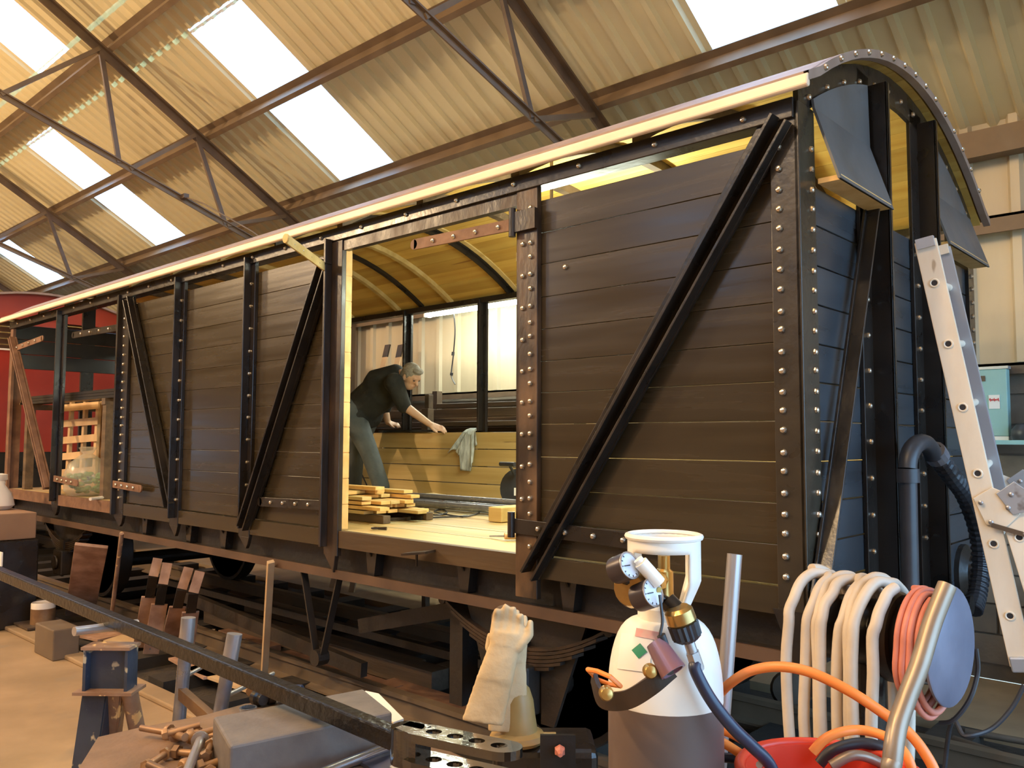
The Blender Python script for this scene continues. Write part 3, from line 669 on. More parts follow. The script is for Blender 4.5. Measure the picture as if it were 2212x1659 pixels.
# hands: palm, four fingers, thumb
def hand(b, wr, d, spread, n, L=1.0):
    d = d.normalized(); spread = (spread-d*spread.dot(d)).normalized(); up_ = d.cross(spread)
    if up_.z < 0: up_ = -up_
    k1 = wr+d*.085*L
    for i in range(4):
        o = spread*(-.030+.020*i); b.cap(wr+o*.6+d*.01, k1+o, .015, .012)
        l = (.072, .085, .080, .062)[i]*L; kk = k1+o+d*l*.5+up_*.010; b.cap(k1+o, kk, .0095, .009); b.cap(kk, k1+o+d*l-up_*.006, .009, .0075)
    b.cap(wr+d*.025-spread*.03, wr+d*.06-spread*.055, .013, .011); b.cap(wr+d*.06-spread*.055, wr+d*.095-spread*.06, .010, .008)
tip1 = P(962, 931, 2.32); hand(b, wr1, tip1-wr1, Vector((.3, .95, 0)), 1, 1.05)
hand(b, wr2, P(860, 920, 2.33)-wr2, Vector((.3, .95, 0)), 1, .8)
b.chain([hip1, kn1, an1], [.09, .062, .045]); b.chain([hip2, kn2, an2], [.09, .062, .045])
body = obj('body', b, 'skin', man); remesh(body, .0075, 3)
b = B(); b.chain([pel+Vector((.0, 0, .06)), chest, nk-(nk-chest)*.12], [.168, .19, .095]); b.cap(pel+Vector((.02, -.06, .0)), pel+Vector((.02, .07, .0)), .165); b.cap(sh1, sh2, .092)
b.chain([chest+Vector((-.05, 0, .05)), nk+Vector((-.06, 0, .02))], [.17, .10])
b.chain([sh1, el1+(el1-sh1)*.02], [.088, .072]); b.chain([sh2, el2], [.085, .068]); b.cap(chest+Vector((.02, 0, -.06)), pel+Vector((.10, 0, .0)), .13, .10)
sh_o = obj('shirt', b, 'shirt_cloth', man); remesh(sh_o, .014, 3)
b = B(); b.cap(hip1+Vector((0, 0, .05)), hip2+Vector((0, 0, .05)), .15); b.chain([hip1, kn1, an1+Vector((0, 0, -.02))], [.125, .090, .080]); b.chain([hip2, kn2, an2+Vector((0, 0, -.02))], [.125, .090, .080])
tr_o = obj('trousers', b, 'denim', man); remesh(tr_o, .014, 2)
for an in (an1, an2):
    b = B(); b.cap(an+Vector((-.03, 0, -.05)), Vector((an.x+.14, an.y+.01, ZF+.045)), .05, .042); b.cap(Vector((an.x-.04, an.y, ZF+.045)), Vector((an.x+.15, an.y+.01, ZF+.04)), .042, .038); q = obj('boot', b, 'boot', man); remesh(q, .012, 2)
b = B(); b.ell(hp(-.012, 0, .045), (.100, .084, .090), RH); b.ell(hp(-.05, 0, .0), (.062, .076, .085), RH); b.ell(hp(.06, 0, .095), (.045, .060, .030), RH)
for s_ in (-1, 1): b.cap(hp(.02, s_*.074, .03), hp(.018, s_*.072, -.005), .014, .006)
hr = obj('hair', b, 'hair', man); remesh(hr, .009, 2)
for s_ in (-1, 1):
    b = B(); b.ell(hp(.086, s_*.030, .008), (.008, .012, .008), RH, 10, 6); obj('eye', b, 'gauge_dark', man, True)

# things lying on the far plank wall
b = B(); b.bx(-5.40, -4.66, 2.27, 2.35, 1.823, 1.845); tag(obj('flat_bar', b, 'board_black', None, bevel=.003), 'black flat bar lying on top of the far planks under the hands', 'metal bar')
def ragf(u, v):
    a = (u-.5); fold = math.sin(u*PI*7+v*1.2)*.022*(.35+v)
    drop = v*(.33 if .45 < u < .8 else .22 if u < .45 else .16)*(1-.15*math.sin(u*9))
    wd = .06+.11*v if u < .5 else .07+.03*v
    x = -4.10 + a*2*wd - (.10*v if u < .5 else .0); z = 1.845 - drop
    y = 2.305 - .012 - abs(fold)*.8 + (.07*max(0, .12-v)/.12)
    return (x, y - .01*math.sin(u*20), z + (.012 if v < .1 else 0))
b = B(); b.grid(ragf, 40, 16); q = obj('rag', b, 'rag_cloth', None, True); md = q.modifiers.new('solid', 'SOLIDIFY'); md.thickness = .004; tag(q, 'crumpled pale grey rag hanging over the far planks', 'cloth')
# dark timbers stacked on a rack behind the van
tr_ = thing('timber_rack', 'dark steel rack carrying old timbers between the van and the ribbed wall', 'rack', (-5, 3.05, 0))
for x in (-7.6, -5.75, -4.2, -2.4):
    b = B(); b.bx(x-.04, x+.04, 3.34, 3.42, 0, 2.3); obj('upright', b, 'steel_dark', tr_)
    b = B(); b.bx(x-.03, x+.03, 2.66, 3.34, 1.62, 1.68); obj('arm', b, 'steel_dark', tr_)
TL = ['wood_dark', 'wood_dark', 'pine_pale', 'wood_dark', 'wood_dark', 'wood_dark', 'pallet_wood', 'wood_dark', 'wood_dark']
zz = [1.68, 1.68, 1.79, 1.79, 1.80, 1.88, 1.88, 1.90, 1.97]; yy = [2.72, 2.98, 2.70, 2.95, 3.2, 2.76, 2.98, 3.2, 2.85]; hh = [.10, .10, .025, .08, .09, .05, .03, .10, .09]
for i in range(9):
    b = B(); x0 = -7.9+random.uniform(-.3, .6); x1 = -2.6+random.uniform(-1.2, .2)
    if i == 2: x0, x1 = -5.6, -3.2
    if i == 6: x0, x1 = -5.3, -2.8
    b.bx(x0, x1, yy[i]-.09, yy[i]+.09, zz[i]+.002, zz[i]+hh[i])
    tag(obj('timber', b, TL[i], None, bevel=.006), 'pale thin board lying among the dark timbers behind the van' if TL[i] != 'wood_dark' else 'old dark timber stacked on the rack behind the van', 'timber', 'pale boards on the rack behind the van' if TL[i] != 'wood_dark' else 'dark timbers on the rack behind the van')
b = B(); b.beam((-5.1, 2.80, 2.095), (-3.7, 2.90, 2.095), .06, .05); tag(obj('timber_offcut', b, 'wood_dark', None, bevel=.008), 'round-ended dark length of timber lying askew on the stack', 'timber')
b = B(); p0 = P(925, 930, 2.55); b.bx(p0.x-.05, p0.x+.05, 2.50, 2.58, 1.40, 2.06); b.bx(p0.x-.015, p0.x+.05, 2.51, 2.57, 2.06, 2.2)
b.bx(p0.x-.3, p0.x+.3, 2.47, 2.61, 0, .04); b.bx(p0.x-.03, p0.x+.03, 2.51, 2.57, .04, 1.40); tag(obj('timber_post', b, 'wood_dark', None, bevel=.006), 'dark notched timber post standing upright behind the far planks', 'timber')
for i, (a, c) in enumerate((((866, 745), (846, 845)), ((838, 745), (815, 845)))):
    b = B(); A, C_ = P(*a, 3.72), P(*c, 3.55); d = (C_-A).normalized(); C_ = A + d*((A.z-0)/-d.z); b.beam(A, C_, .10, .015, (0, -1, 0)); t = obj('leaning_board', b, 'pallet_wood', None)
    tag(t, 'pale board with dark red tip leaning against the ribbed wall', 'board', 'boards leaning against the ribbed wall')
    b = B(); b.beam(A, A+d*.17, .102, .018, (0, -1, 0)); obj('painted_tip', b, 'iron_rust', t)

# short boards stacked on the van floor
for i in range(26):
    lay = i//5; k = i % 5; z = ZF + .055 + lay*.030; y = .42+k*.090+random.uniform(-.003, .003)
    x1 = -2.92 - lay*.06 + random.uniform(-.22, .05); L_ = .75
    if lay == 5: y = .55
    Rz = Matrix.Rotation(random.uniform(-.008, .008), 3, 'Z'); b = B(); b.box((x1-L_/2, y, z+.012), (L_, .078, .022), Rz)
    tag(obj('offcut_board', b, 'pine_end' if i % 3 else 'pine_pale', None, bevel=.002), 'short yellow pine board in the loose stack on the van floor', 'board', 'pine offcuts stacked in the van doorway')
for y in (.45, .82):
    b = B(); b.bx(-3.65, -2.98, y-.03, y+.03, ZF+.002, ZF+.053); tag(obj('bearer', b, 'wood_dark', None, bevel=.004), 'dark bearer under the stack of short pine boards', 'timber', 'bearers under the pine offcuts')
# long rods and other things on the floor
for i, (y, z, r) in enumerate(((1.36, 1.245, .03), (1.47, 1.245, .03), (1.42, 1.30, .022))):
    b = B(); b.cyl((-4.0, y, z), (-2.05+.1*i, y+.03, z), r, n=10); tag(obj('steel_tube', b, 'galv', None, True), ['thick grey steel tube lying along the van floor nearest the doorway', 'thick grey steel tube lying along the van floor nearest the far planks', 'thin grey steel tube lying on top of the two thick tubes'][i], 'tube', 'steel tubes on the van floor')
b = B(); b.bx(-2.62, -2.50, 1.02, 1.28, ZF+.002, ZF+.10); tag(obj('wood_block', b, 'pine_pale', None, bevel=.006), 'pale wooden block with a dark knot beside the right door post', 'block')
b = B(); b.bx(-4.3, -3.5, 1.72, 1.86, ZF+.002, ZF+.03); b.box((-3.75, 1.80, ZF+.06), (.7, .12, .02), Matrix.Rotation(.06, 3, 'Y')); tag(obj('loose_plank', b, 'pine_pale', None), 'greenish loose planks lying at the foot of the far side', 'plank')
t = thing('cable_drum', 'dark round cable drum with a white label standing by the far planks', 'cable drum', (-3.15, 1.95, ZF))
b = B(); b.lathe((-3.12, 1.95, ZF+.165), (.3, -1, 0), [(.16, 0), (.16, .02), (.13, .03), (.13, .10), (.16, .11), (.16, .13)], 24); obj('drum', b, 'black_rubber', t, True)
b = B(); d_ = Vector((.3, -1, 0)).normalized(); c0 = Vector((-3.12, 1.95, ZF+.165))+d_*.132; b.box(c0+Vector((0, 0, -.02)), (.07, .004, .06), Matrix.Rotation(math.atan2(.3, 1), 3, 'Z')); obj('sticker', b, 'label_white', t)
b = B(); b.cyl((-3.2, 1.75, ZF+.36), (-3.0, 1.70, ZF+.36), .018); b.cyl((-3.1, 1.80, ZF+.28), (-3.1, 1.73, ZF+.37), .012); obj('handle', b, 'black_rubber', t, True)
b = B(); b.tube(spline([(-3.25, 1.75, 1.23), (-3.4, 1.66, 1.212), (-3.5, 1.64, 1.212), (-3.6, 1.66, 1.212)], 8), .007, 6); obj('lead', b, 'black_rubber', t, True)
b = B(); z = 1.21; b.tube(spline([at(850, 1112, Z=z), at(880, 1106, Z=z), at(915, 1095, Z=z), at(935, 1112, Z=z), at(965, 1108, Z=z), at(955, 1100, Z=z), at(940, 1106, Z=z), at(1000, 1116, Z=z), at(1035, 1108, Z=z)], 6), .006, 6)
b.tube(spline([at(935, 1118, Z=z), at(985, 1116, Z=z), at(1010, 1114, Z=z)], 6), .006, 6); tag(obj('extension_lead', b, 'black_rubber', None, True), 'thin black lead tangled on the van floor behind the boards', 'cable')
b = B(); a, c = at(1090, 1158, Z=1.225), at(1128, 1157, Z=1.225); b.cyl(a, c, .018, .02, 10); t = thing('screwdriver', 'screwdriver with pale wooden handle lying on the van floor', 'screwdriver', (a.x, a.y, ZF)); obj('handle', b, 'pallet_wood', t, True)
b = B(); b.cyl(a, at(1058, 1158, Z=1.21), .006, .004, 8); obj('blade', b, 'galv', t, True)
b = B(); c = at(811, 1141, Z=1.212); b.tube([c+Vector((math.cos(a)*.022, math.sin(a)*.022, 0)) for a in [2*PI*i/12 for i in range(12)]], .006, 6, True); b.cyl(c+Vector((.02, .005, 0)), at(835, 1142, Z=1.212), .008, .01, 6); tag(obj('eye_bolt', b, 'iron_rust', None, True), 'rusty eye bolt lying on the bright van floor', 'bolt')
b = B(); b.box(at(895, 1118, Z=1.215), (.13, .035, .025), Matrix.Rotation(.3, 3, 'Z')); tag(obj('dark_offcut', b, 'iron_black', None), 'small black steel offcut lying on the van floor', 'offcut')
b = B(); a = at(840, 1122, Z=1.215); c = at(878, 1120, Z=1.215); b.tube([a, a.lerp(c, .5)+Vector((0, .02, 0)), c], .010, 6); b.box(c, (.05, .03, .02)); tag(obj('clamp', b, 'iron_rust', None), 'small rusty clamp lying beside the stacked boards', 'clamp')

# left bay: pallet, bag of green stuff, black boards on stands
t = thing('slatted_pallet', 'pale wooden slatted pallet standing upright on the van floor', 'pallet', at(190, 1066, Y=.42))
yl = .42
def lp(px, py, y=yl): return at(px, py, Y=y)
for py in (878, 912, 948, 983, 1018, 1052):
    k = (py-878)/174; b = B(); b.beam(lp(132-6*k, py+4, yl-.03), lp(214-8*k, py-3, yl-.03), .016, .075); obj('slat', b, 'pallet_wood', t)
for px in (152, 182, 210):
    b = B(); b.beam(lp(px+4, 868), lp(px-8, 1066), .035, .06, (1, 0, 0)); obj('stringer', b, 'pallet_wood', t)
b = B(); b.beam(lp(226, 866, yl+.06), lp(218, 1064, yl+.06), .05, .10, (1, 0, 0)); obj('side_rail', b, 'pallet_wood', t)
c = at(190, 1074, Z=ZF+.004); c = at(186, 1070, Y=.16); c.z = ZF
t = thing('plastic_bag', 'clear knotted plastic bag of green stuff standing beside the slatted pallet', 'bag', c)
b = B(); b.lathe(c, (0, 0, 1), [(.16, .004), (.20, .05), (.205, .18), (.17, .30), (.09, .37), (.045, .40), (.08, .46), (.05, .47)], 20)
for v in b.v: a = math.atan2(v.y-c.y, v.x-c.x); f_ = 1+.05*math.sin(a*7+v.z*20); v.x = c.x+(v.x-c.x)*f_; v.y = c.y+(v.y-c.y)*f_
obj('film', b, 'film', t, True)
b = B()
for k in range(60):
    a = random.uniform(0, 2*PI); r = .16*math.sqrt(random.random()); z = ZF+.01+random.random()*.18
    b.ell((c.x+math.cos(a)*r, c.y+math.sin(a)*r, z+.02), (.03, .03, .018), None, 6, 4)
q = obj('contents', b, 'green_stuff', t); q['kind'] = 'stuff'
b = B(); a = at(195, 1078, Z=1.215); b.cyl(a, at(245, 1072, Z=1.215), .015, n=8); tag(obj('pale_stick', b, 'plastic_white', None, True), 'short pale stick lying on the van floor by the plastic bag', 'stick')
for i, y in enumerate((.14, .52, .86)):
    for k in range(4 if i else 3):
        b = B(); x0 = -8.92+random.uniform(-.06, .06)+(.12 if i == 2 else 0); x1 = -6.35; b.bx(x0, x1, y-.07, y+.07, 2.12+k*.028+(.02 if i == 1 else 0), 2.145+k*.028+(.02 if i == 1 else 0), 0)
        o = obj('painted_board', b, 'board_black', None); tag(o, 'long black-painted board with bare end on the stand in the open bay', 'board', 'black boards stacked in the open bay')
        b = B(); b.bx(x0-.004, x0, y-.07, y+.07, 2.121+k*.028+(.02 if i == 1 else 0), 2.144+k*.028+(.02 if i == 1 else 0)); obj('bare_end', b, 'pine_end', o)
for i, x in enumerate((-8.7, -6.6)):
    t = thing('board_stand', ['dark wooden stand under the black boards by the van end', 'dark wooden stand under the black boards by the door post'][i], 'stand', (x, .5, ZF)); b = B(); b.bx(x-.04, x+.04, .05, .98, 2.06, 2.118); obj('top_rail', b, 'wood_dark', t)
    b = B(); b.bx(x-.04, x+.04, .41, 1.0, 2.118, 2.138); obj('packing', b, 'wood_dark', t)
    for y in (.10, .93):
        b = B(); b.bx(x-.04, x+.04, y-.04, y+.04, ZF+.001, 2.06); obj('leg', b, 'wood_dark', t)

# red coach beyond the far end of the van
XC = -11.8; coach = thing('red_coach', 'red railway coach with curved roof standing beyond the van', 'railway coach', (XC-3, 1.2, 0))
b = B(); b.bx(XC-6, XC, -.12, 2.52, 1.56, 2.985); obj('body', b, 'red_paint', coach)
b = B(); b.bx(XC, XC+.012, -.12, 2.52, 2.985, 3.01); obj('lining', b, 'white_paint', coach)
def carc(y): return 3.82-.17*(y-1.2)**2
for ya, yb in ((-.12, .02), (.98, 1.42), (2.38, 2.52)):
    b = B(); b.bx(XC-.06, XC, ya, yb, 2.985, 3.5); obj('end_pillar', b, 'red_roof', coach)
b = B(); b.prism([(-.12, 3.44)]+[(-.12+2.64*i/14, carc(-.12+2.64*i/14)) for i in range(15)]+[(2.52, 3.44)], (XC-.06, 0, 0), (0, 1, 0), (0, 0, 1), .06); obj('end_fascia', b, 'red_roof', coach)
b = B(); rings = []
for i in range(15):
    y = -.2+2.8*i/14; z = carc(y); rings.append([Vector((XC-6, y, z)), Vector((XC+.08, y, z)), Vector((XC+.08, y, z+.03)), Vector((XC-6, y, z+.03))])
b.loft(rings); obj('roof', b, 'roof_skin', coach)
for ya, yb in ((.02, .98), (1.42, 2.38)):
    for k in range(5):
        b = B(); b.bx(XC-.03, XC-.01, ya, yb, 3.06+k*.085, 3.075+k*.085); obj('window_bar', b, 'brass', coach)
b = B(); b.bx(XC-1.3, XC-1.25, -.1, 2.5, 2.985, 3.5); obj('partition', b, 'sheet_wall', coach)
b = B(); b.bx(XC-6, XC-.02, -.02, 2.42, 1.05, 1.56); obj('underframe', b, 'iron_black', coach)
for y in (.3, 2.1):
    b = B(); b.lathe((XC, y, 1.10), (1, 0, 0), [(.11, 0), (.09, .05), (.07, .35), (.2, .36), (.2, .40), (.05, .42)], 18); obj('buffer', b, 'iron_black', coach, True)
    for x in (XC-1.2, XC-4.5):
        b = B(); b.lathe((x, y-(.0 if y < 1 else .1), .61), (0, 1, 0), [(.1, 0), (.45, 0), (.45, .13), (.1, .13)], 24); obj('wheel', b, 'underframe', coach, True)

# ------------------------------------------------------------------ foreground: trestle, black bar, bench
def ground_of(a, c):         # carry the line a->c on to the floor
    d = (c-a).normalized(); return a + d*(a.z/-d.z)
t = thing('trestle', 'blue-black steel trestle with peeling cream paint holding up the long black bar', 'trestle', (-2.25, -1.55, 0))
tc = Vector((-2.26, -1.555, .90))
ax = Vector((.18, .16, 0)).normalized(); ay = Vector((-ax.y, ax.x, 0)); RT = Matrix((ax, ay, Vector((0, 0, 1)))).transposed()
b = B(); b.box(tc+Vector((0, 0, -.005)), (.20, .10, .012), RT); obj('top_plate', b, 'trestle_rust', t)
b = B(); b.box(tc+Vector((0, 0, -.09)), (.17, .012, .17), RT); b.box(tc-ax*.085+Vector((0, 0, -.09)), (.012, .09, .17), RT); b.box(tc+ax*.085+Vector((0, 0, -.09)), (.012, .09, .17), RT); obj('head_channel', b, 'trestle_paint', t)
b = B(); b.box(tc+Vector((0, 0, -.18)), (.24, .13, .012), RT); obj('collar_plate', b, 'trestle_rust', t)
top = tc+Vector((0, 0, -.18))
for i, (o, foot, m_, wd) in enumerate(((-.06, ground_of(at(212, 1450, dep=3.42), at(183, 1650, dep=3.36)), 'trestle_paint', .095), (.01, ground_of(at(250, 1450, dep=3.48), at(226, 1650, dep=3.52)), 'trestle_rust', .07), (.08, ground_of(at(276, 1440, dep=3.55), at(303, 1590, dep=3.62)), 'trestle_rust', .06))):
    b = B()
    if i == 2: b.cyl(top+ax*o, Vector(foot), .032, n=12)
    else: b.beam(top+ax*o, Vector(foot), .012, wd, ax); b.beam(top+ax*o, Vector(foot), wd*.7, .012, ax, (-wd*.35, wd/2))
    obj('leg', b, m_, t, True if i == 2 else None)
b = B(); b.cyl(at(160, 1364, dep=3.38), at(296, 1347, dep=3.60), .019, n=12); obj('roller', b, 'galv_pipe', t, True)
# the long black bar with a drilled fork end
bar = thing('forked_bar', 'long glossy black steel bar with a drilled fork end', 'steel bar', (-1.4, -1.5, .95))
f0, f1 = at(868, 1566, Z=.985), at(1112, 1617, Z=.985)
fd = (f1-f0).normalized(); fs_ = Vector((-fd.y, fd.x, 0)); FL = (f1-f0).length
br0 = at(0, 1238, dep=4.45); br1 = f0+fd*.02+Vector((0, 0, -.045))
brm = Vector((-2.26, -1.555, .955))
b = B(); pts = [br0+(br0-br1)*.08] + [br0.lerp(br1, k/8) for k in range(9)]
rings = []
for i, p in enumerate(pts):
    d = (pts[min(i+1, len(pts)-1)]-pts[max(i-1, 0)]).normalized(); sd = d.cross(Vector((0, 0, 1))).normalized(); u = sd.cross(d)
    rings.append([p+sd*.024+u*.026, p+sd*.024-u*.026, p-sd*.024-u*.026, p-sd*.024+u*.026])
b.loft(rings); obj('shank', b, 'bar_black', bar, bevel=.006)
def tine(zt, tl=.065):
    b = B(); Wd = .052; th = .022; n = 16; hs = [FL*(.30+.19*k) for k in range(4)]; xs = [0, FL*.20]+[(hs[k]+hs[k+1])/2 for k in range(3)]+[FL-.035]
    def w3(x, y, z): return Vector((f0.x, f0.y, zt)) + fd*x + fs_*y + Vector((0, 0, z-tl*y))
    for z in (0, -th):
        b.add([w3(0, -.03, z), w3(xs[1], -Wd, z), w3(xs[1], Wd, z), w3(0, .03, z)], [(0, 1, 2, 3)])
        for k in range(4):
            xa, xb = xs[k+1], xs[k+2]; vs = []
            for i in range(n):
                a = 2*PI*i/n; c_, s_ = math.cos(a), math.sin(a)
                tx = ((xb-hs[k])/c_ if c_ > 1e-6 else (xa-hs[k])/c_ if c_ < -1e-6 else 9); ty = (Wd/abs(s_) if abs(s_) > 1e-6 else 9); r = min(tx, ty)
                vs += [w3(hs[k]+c_*.0215, s_*.0215, z), w3(hs[k]+c_*r, s_*r, z)]
            b.add(vs, [(2*i, 2*i+1, 2*((i+1) % n)+1, 2*((i+1) % n)) for i in range(n)])
            for sx in (xa, xb):
                for sy in (-Wd, Wd):
                    pts_ = sorted([v for v in vs[1::2]], key=lambda v: (v-w3(sx, sy, z)).length)[:2]; b.add([w3(sx, sy, z), pts_[0], pts_[1]], [(0, 1, 2)])
        e = [w3(xs[-1]+math.cos(a)*.05, math.sin(a)*Wd, z) for a in [-PI/2+PI*i/10 for i in range(11)]]; b.add(e, [list(range(11))])
    out = [(0, -.03), (xs[1], -Wd), (xs[-1], -Wd)]+[(xs[-1]+math.cos(a)*.05, math.sin(a)*Wd) for a in [-PI/2+PI*i/10 for i in range(1, 10)]]+[(xs[-1], Wd), (xs[1], Wd), (0, .03)]
    m_ = len(out); b.add([w3(x, y, 0) for x, y in out]+[w3(x, y, -th) for x, y in out], [(i, (i+1) % m_, m_+(i+1) % m_, m_+i) for i in range(m_)])
    for k in range(4):
        b.add([w3(hs[k]+math.cos(2*PI*i/n)*.0215, math.sin(2*PI*i/n)*.0215, z) for z in (0, -th) for i in range(n)], [(i, (i+1) % n, n+(i+1) % n, n+i) for i in range(n)])
    obj('fork_tine', b, 'black_gloss', bar)
tine(.985); tine(.915, .04)
b = B(); b.cyl(f0+fd*.02+Vector((0, 0, .0)), f0+fd*.02+Vector((0, 0, -.092)), .045, .045, 20); b.beam(f0+Vector((0, 0, -.045)), f0+fd*.07+Vector((0, 0, -.045)), .07, .09); obj('fork_root', b, 'black_gloss', bar, True)
# steel bench
ZB = .76
bn = thing('workbench', 'brown steel bench plate carrying the grey block and loose bolts', 'workbench', at(500, 1640, Z=0.0))
bp = [at(px, py, Z=ZB) for px, py in ((120, 1740), (212, 1592), (300, 1572), (440, 1545), (530, 1520), (700, 1505), (830, 1560), (1010, 1640), (1010, 1760), (600, 1950))]
b = B(); b.prism([(p.x, p.y) for p in bp], (0, 0, ZB-.02), (1, 0, 0), (0, 1, 0), .02); obj('bench_top', b, 'bench_top', bn)
for px, py in ((260, 1640), (620, 1560), (900, 1640), (600, 1850)):
    p = at(px, py, Z=ZB); b = B(); b.bx(p.x-.03, p.x+.03, p.y-.03, p.y+.03, 0, ZB-.02); obj('leg', b, 'steel_dark', bn)
zk = .90; A_, B_, C_ = at(460, 1548, Z=zk), at(497, 1612, Z=zk), at(730, 1563, Z=zk)
u_ = (C_-B_).normalized()*.50; w_ = (A_-B_)
b = B(); b.prism([(0, 0), (1, 0), (1, 1), (0, 1)], B_+Vector((0, 0, ZB+.002-zk)), u_, w_, zk-ZB-.002); tag(obj('steel_block', b, 'block_steel', None, bevel=.008), 'big scuffed grey steel block on the bench under the black bar', 'steel block')
b = B(); c = at(690, 1533, Z=zk+.02); b.cyl(c-Vector((.02, .0, .0)), c+Vector((.015, .012, .0)), .016, n=12); tag(obj('pipe_stub', b, 'bolt_brown', None, True), 'short brown pipe stub lying on the grey steel block', 'pipe')
# pile of bolts
random.seed(11)
for i in range(16):
    L_ = random.uniform(.09, .15); r = random.uniform(.009, .013)
    px, py = random.uniform(352, 455), random.uniform(1578, 1690); p = at(px, py, Z=ZB+.016+.004+random.random()*.035*(1 if i > 5 else 0))
    a = random.uniform(0, 2*PI); d = Vector((math.cos(a), math.sin(a), random.uniform(-.0, .3) if i > 5 else 0)).normalized()
    t = thing('loose_bolt', 'brown bolt lying in the loose pile beside the grey block', 'bolt', p, 'loose bolts piled on the bench')
    b = B(); b.cyl(p, p+d*L_, r, n=10); obj('shank', b, 'bolt_brown', t, True)
    b = B(); b.lathe(p, -d, [(r*1.9, 0), (r*1.9, r*1.1), (r*1.4, r*1.7), (.001, r*1.9)], 10 if i % 2 else 6); obj('head', b, 'bolt_brown', t, 40)
    if i % 4 == 0:
        b = B(); b.lathe(p+d*(L_*.8), d, [(r, 0), (r*1.9, 0), (r*1.9, r*1.6), (r, r*1.6)], 6); obj('nut', b, 'bolt_brown', t)
p0, p1 = at(395, 1690, Z=ZB+.05), at(432, 1600, Z=ZB+.06)
t = thing('coach_bolt', 'long grey bolt with domed head on top of the brown bolts', 'bolt', p0)
b = B(); b.cyl(p0, p1, .014, n=12); obj('shank', b, 'galv_pipe', t, True); b = B(); b.lathe(p1, p1-p0, [(.027, 0), (.027, .008), (.02, .018), (.001, .022)], 14); obj('head', b, 'galv_pipe', t, True)
# rod, plates and odds on the bench
p0, p1 = at(700, 1668, Z=ZB+.045), at(855, 1606, Z=ZB+.045)
b = B(); b.cyl(p0+(p0-p1)*.4, p1+(p1-p0)*.1, .014, n=12); tag(obj('bright_rod', b, 'bright_rod', None, True), 'bright bluish steel rod lying under the fork end', 'rod')
for i, (poly, z, m_, lb) in enumerate((([(770, 1640), (830, 1600), (960, 1660), (900, 1720)], ZB+.012, 'reel_grey', 'blue-grey steel plate under the bright rod'),
                                  ([(842, 1655), (895, 1625), (990, 1690), (930, 1730)], ZB+.026, 'plastic_white', 'pale pinkish plate on the blue-grey plate'),
                                  ([(560, 1700), (640, 1650), (700, 1640), (720, 1665), (640, 1730)], ZB+.014, 'bolt_brown', 'ochre steel offcut beside the grey block'))):
    q = [at(px, py, Z=z) for px, py in poly]; b = B(); b.prism([(p.x, p.y) for p in q], (0, 0, z-.010), (1, 0, 0), (0, 1, 0), .010); tag(obj('steel_plate', b, m_, None), lb, 'steel plate')
q = [at(px, py, Z=ZB+.012) for px, py in ((735, 1512), (790, 1492), (818, 1498), (872, 1552), (850, 1560))]
b = B(); b.prism([(p.x, p.y) for p in q], (0, 0, ZB+.002), (1, 0, 0), (0, 1, 0), .010); tag(obj('steel_plate', b, 'plastic_white', None), 'pale pinkish plate lying behind the black bar', 'steel plate')
c = at(536, 1532, Z=ZB+.03); b = B(); b.lathe(c-Vector((0, 0, .028)), (0, 0, 1), [(.024, 0), (.030, 0), (.030, .035), (.024, .035), (.024, 0)], 20, False); tag(obj('steel_collar', b, 'bright_rod', None, True), 'small bright steel collar standing behind the grey block', 'collar')
for i, (px, py, r, m_) in enumerate(((560, 1508, .030, 'iron_black'), (590, 1500, .034, 'iron_black'), (618, 1508, .03, 'black_rubber'), (640, 1495, .028, 'hose_navy'), (548, 1490, .022, 'bolt_brown'))):
    c = at(px, py, Z=ZB+r); d = Vector((math.cos(i*1.3), math.sin(i*1.3), 0)); b = B(); b.lathe(c-d*.03, d, [(r*.5, 0), (r, .01), (r, .035), (r*.7, .04), (r*.7, .06), (r*.3, .06)], 12)
    tag(obj('pipe_fitting', b, m_, None, True), ['black pipe fitting nearest the bright collar', 'biggest black pipe fitting behind the grey block', 'black rubber-faced fitting behind the grey block', 'navy fitting beside the black pipe fittings', 'brown fitting beside the black pipe fittings'][i], 'fitting', 'fittings behind the grey block')
# sack truck frame of grey tube
t = thing('sack_truck', 'grey tubular sack truck with open ended handles behind the bench', 'sack truck', (-1.55, -1.5, 0))
u1a, u1b = at(407, 1335, dep=3.40), at(380, 1630, dep=3.35); u2a, u2b = at(507, 1370, dep=3.18), at(466, 1590, dep=3.13)
for a, c in ((u1a, u1b), (u2a, u2b)):
    k = at(1, 1, dep=1); kink = a.lerp(c, .25); b = B(); b.tube([a, kink, kink.lerp(ground_of(kink, Vector((c.x, c.y, c.z))), .5), Vector((ground_of(kink, c).x, ground_of(kink, c).y, .0))], .026, 12); obj('upright', b, 'galv', t, True)
    b = B(); d = (a-kink).normalized(); b.cyl(a-d*.11, a+d*.002, .029, n=14); obj('handle_sleeve', b, 'galv_pipe', t, True)
b = B(); b.beam(at(392, 1497, dep=3.36), at(466, 1562, dep=3.14), .03, .045); obj('cross_bar', b, 'bolt_brown', t)
b = B(); b.cyl(at(386, 1468, dep=3.36), at(462, 1428, dep=3.7), .008); obj('stay', b, 'galv_pipe', t, True)
b = B(); b.cyl(at(478, 1508, dep=3.15), at(590, 1455, dep=3.7), .009); obj('stay', b, 'galv_pipe', t, True)
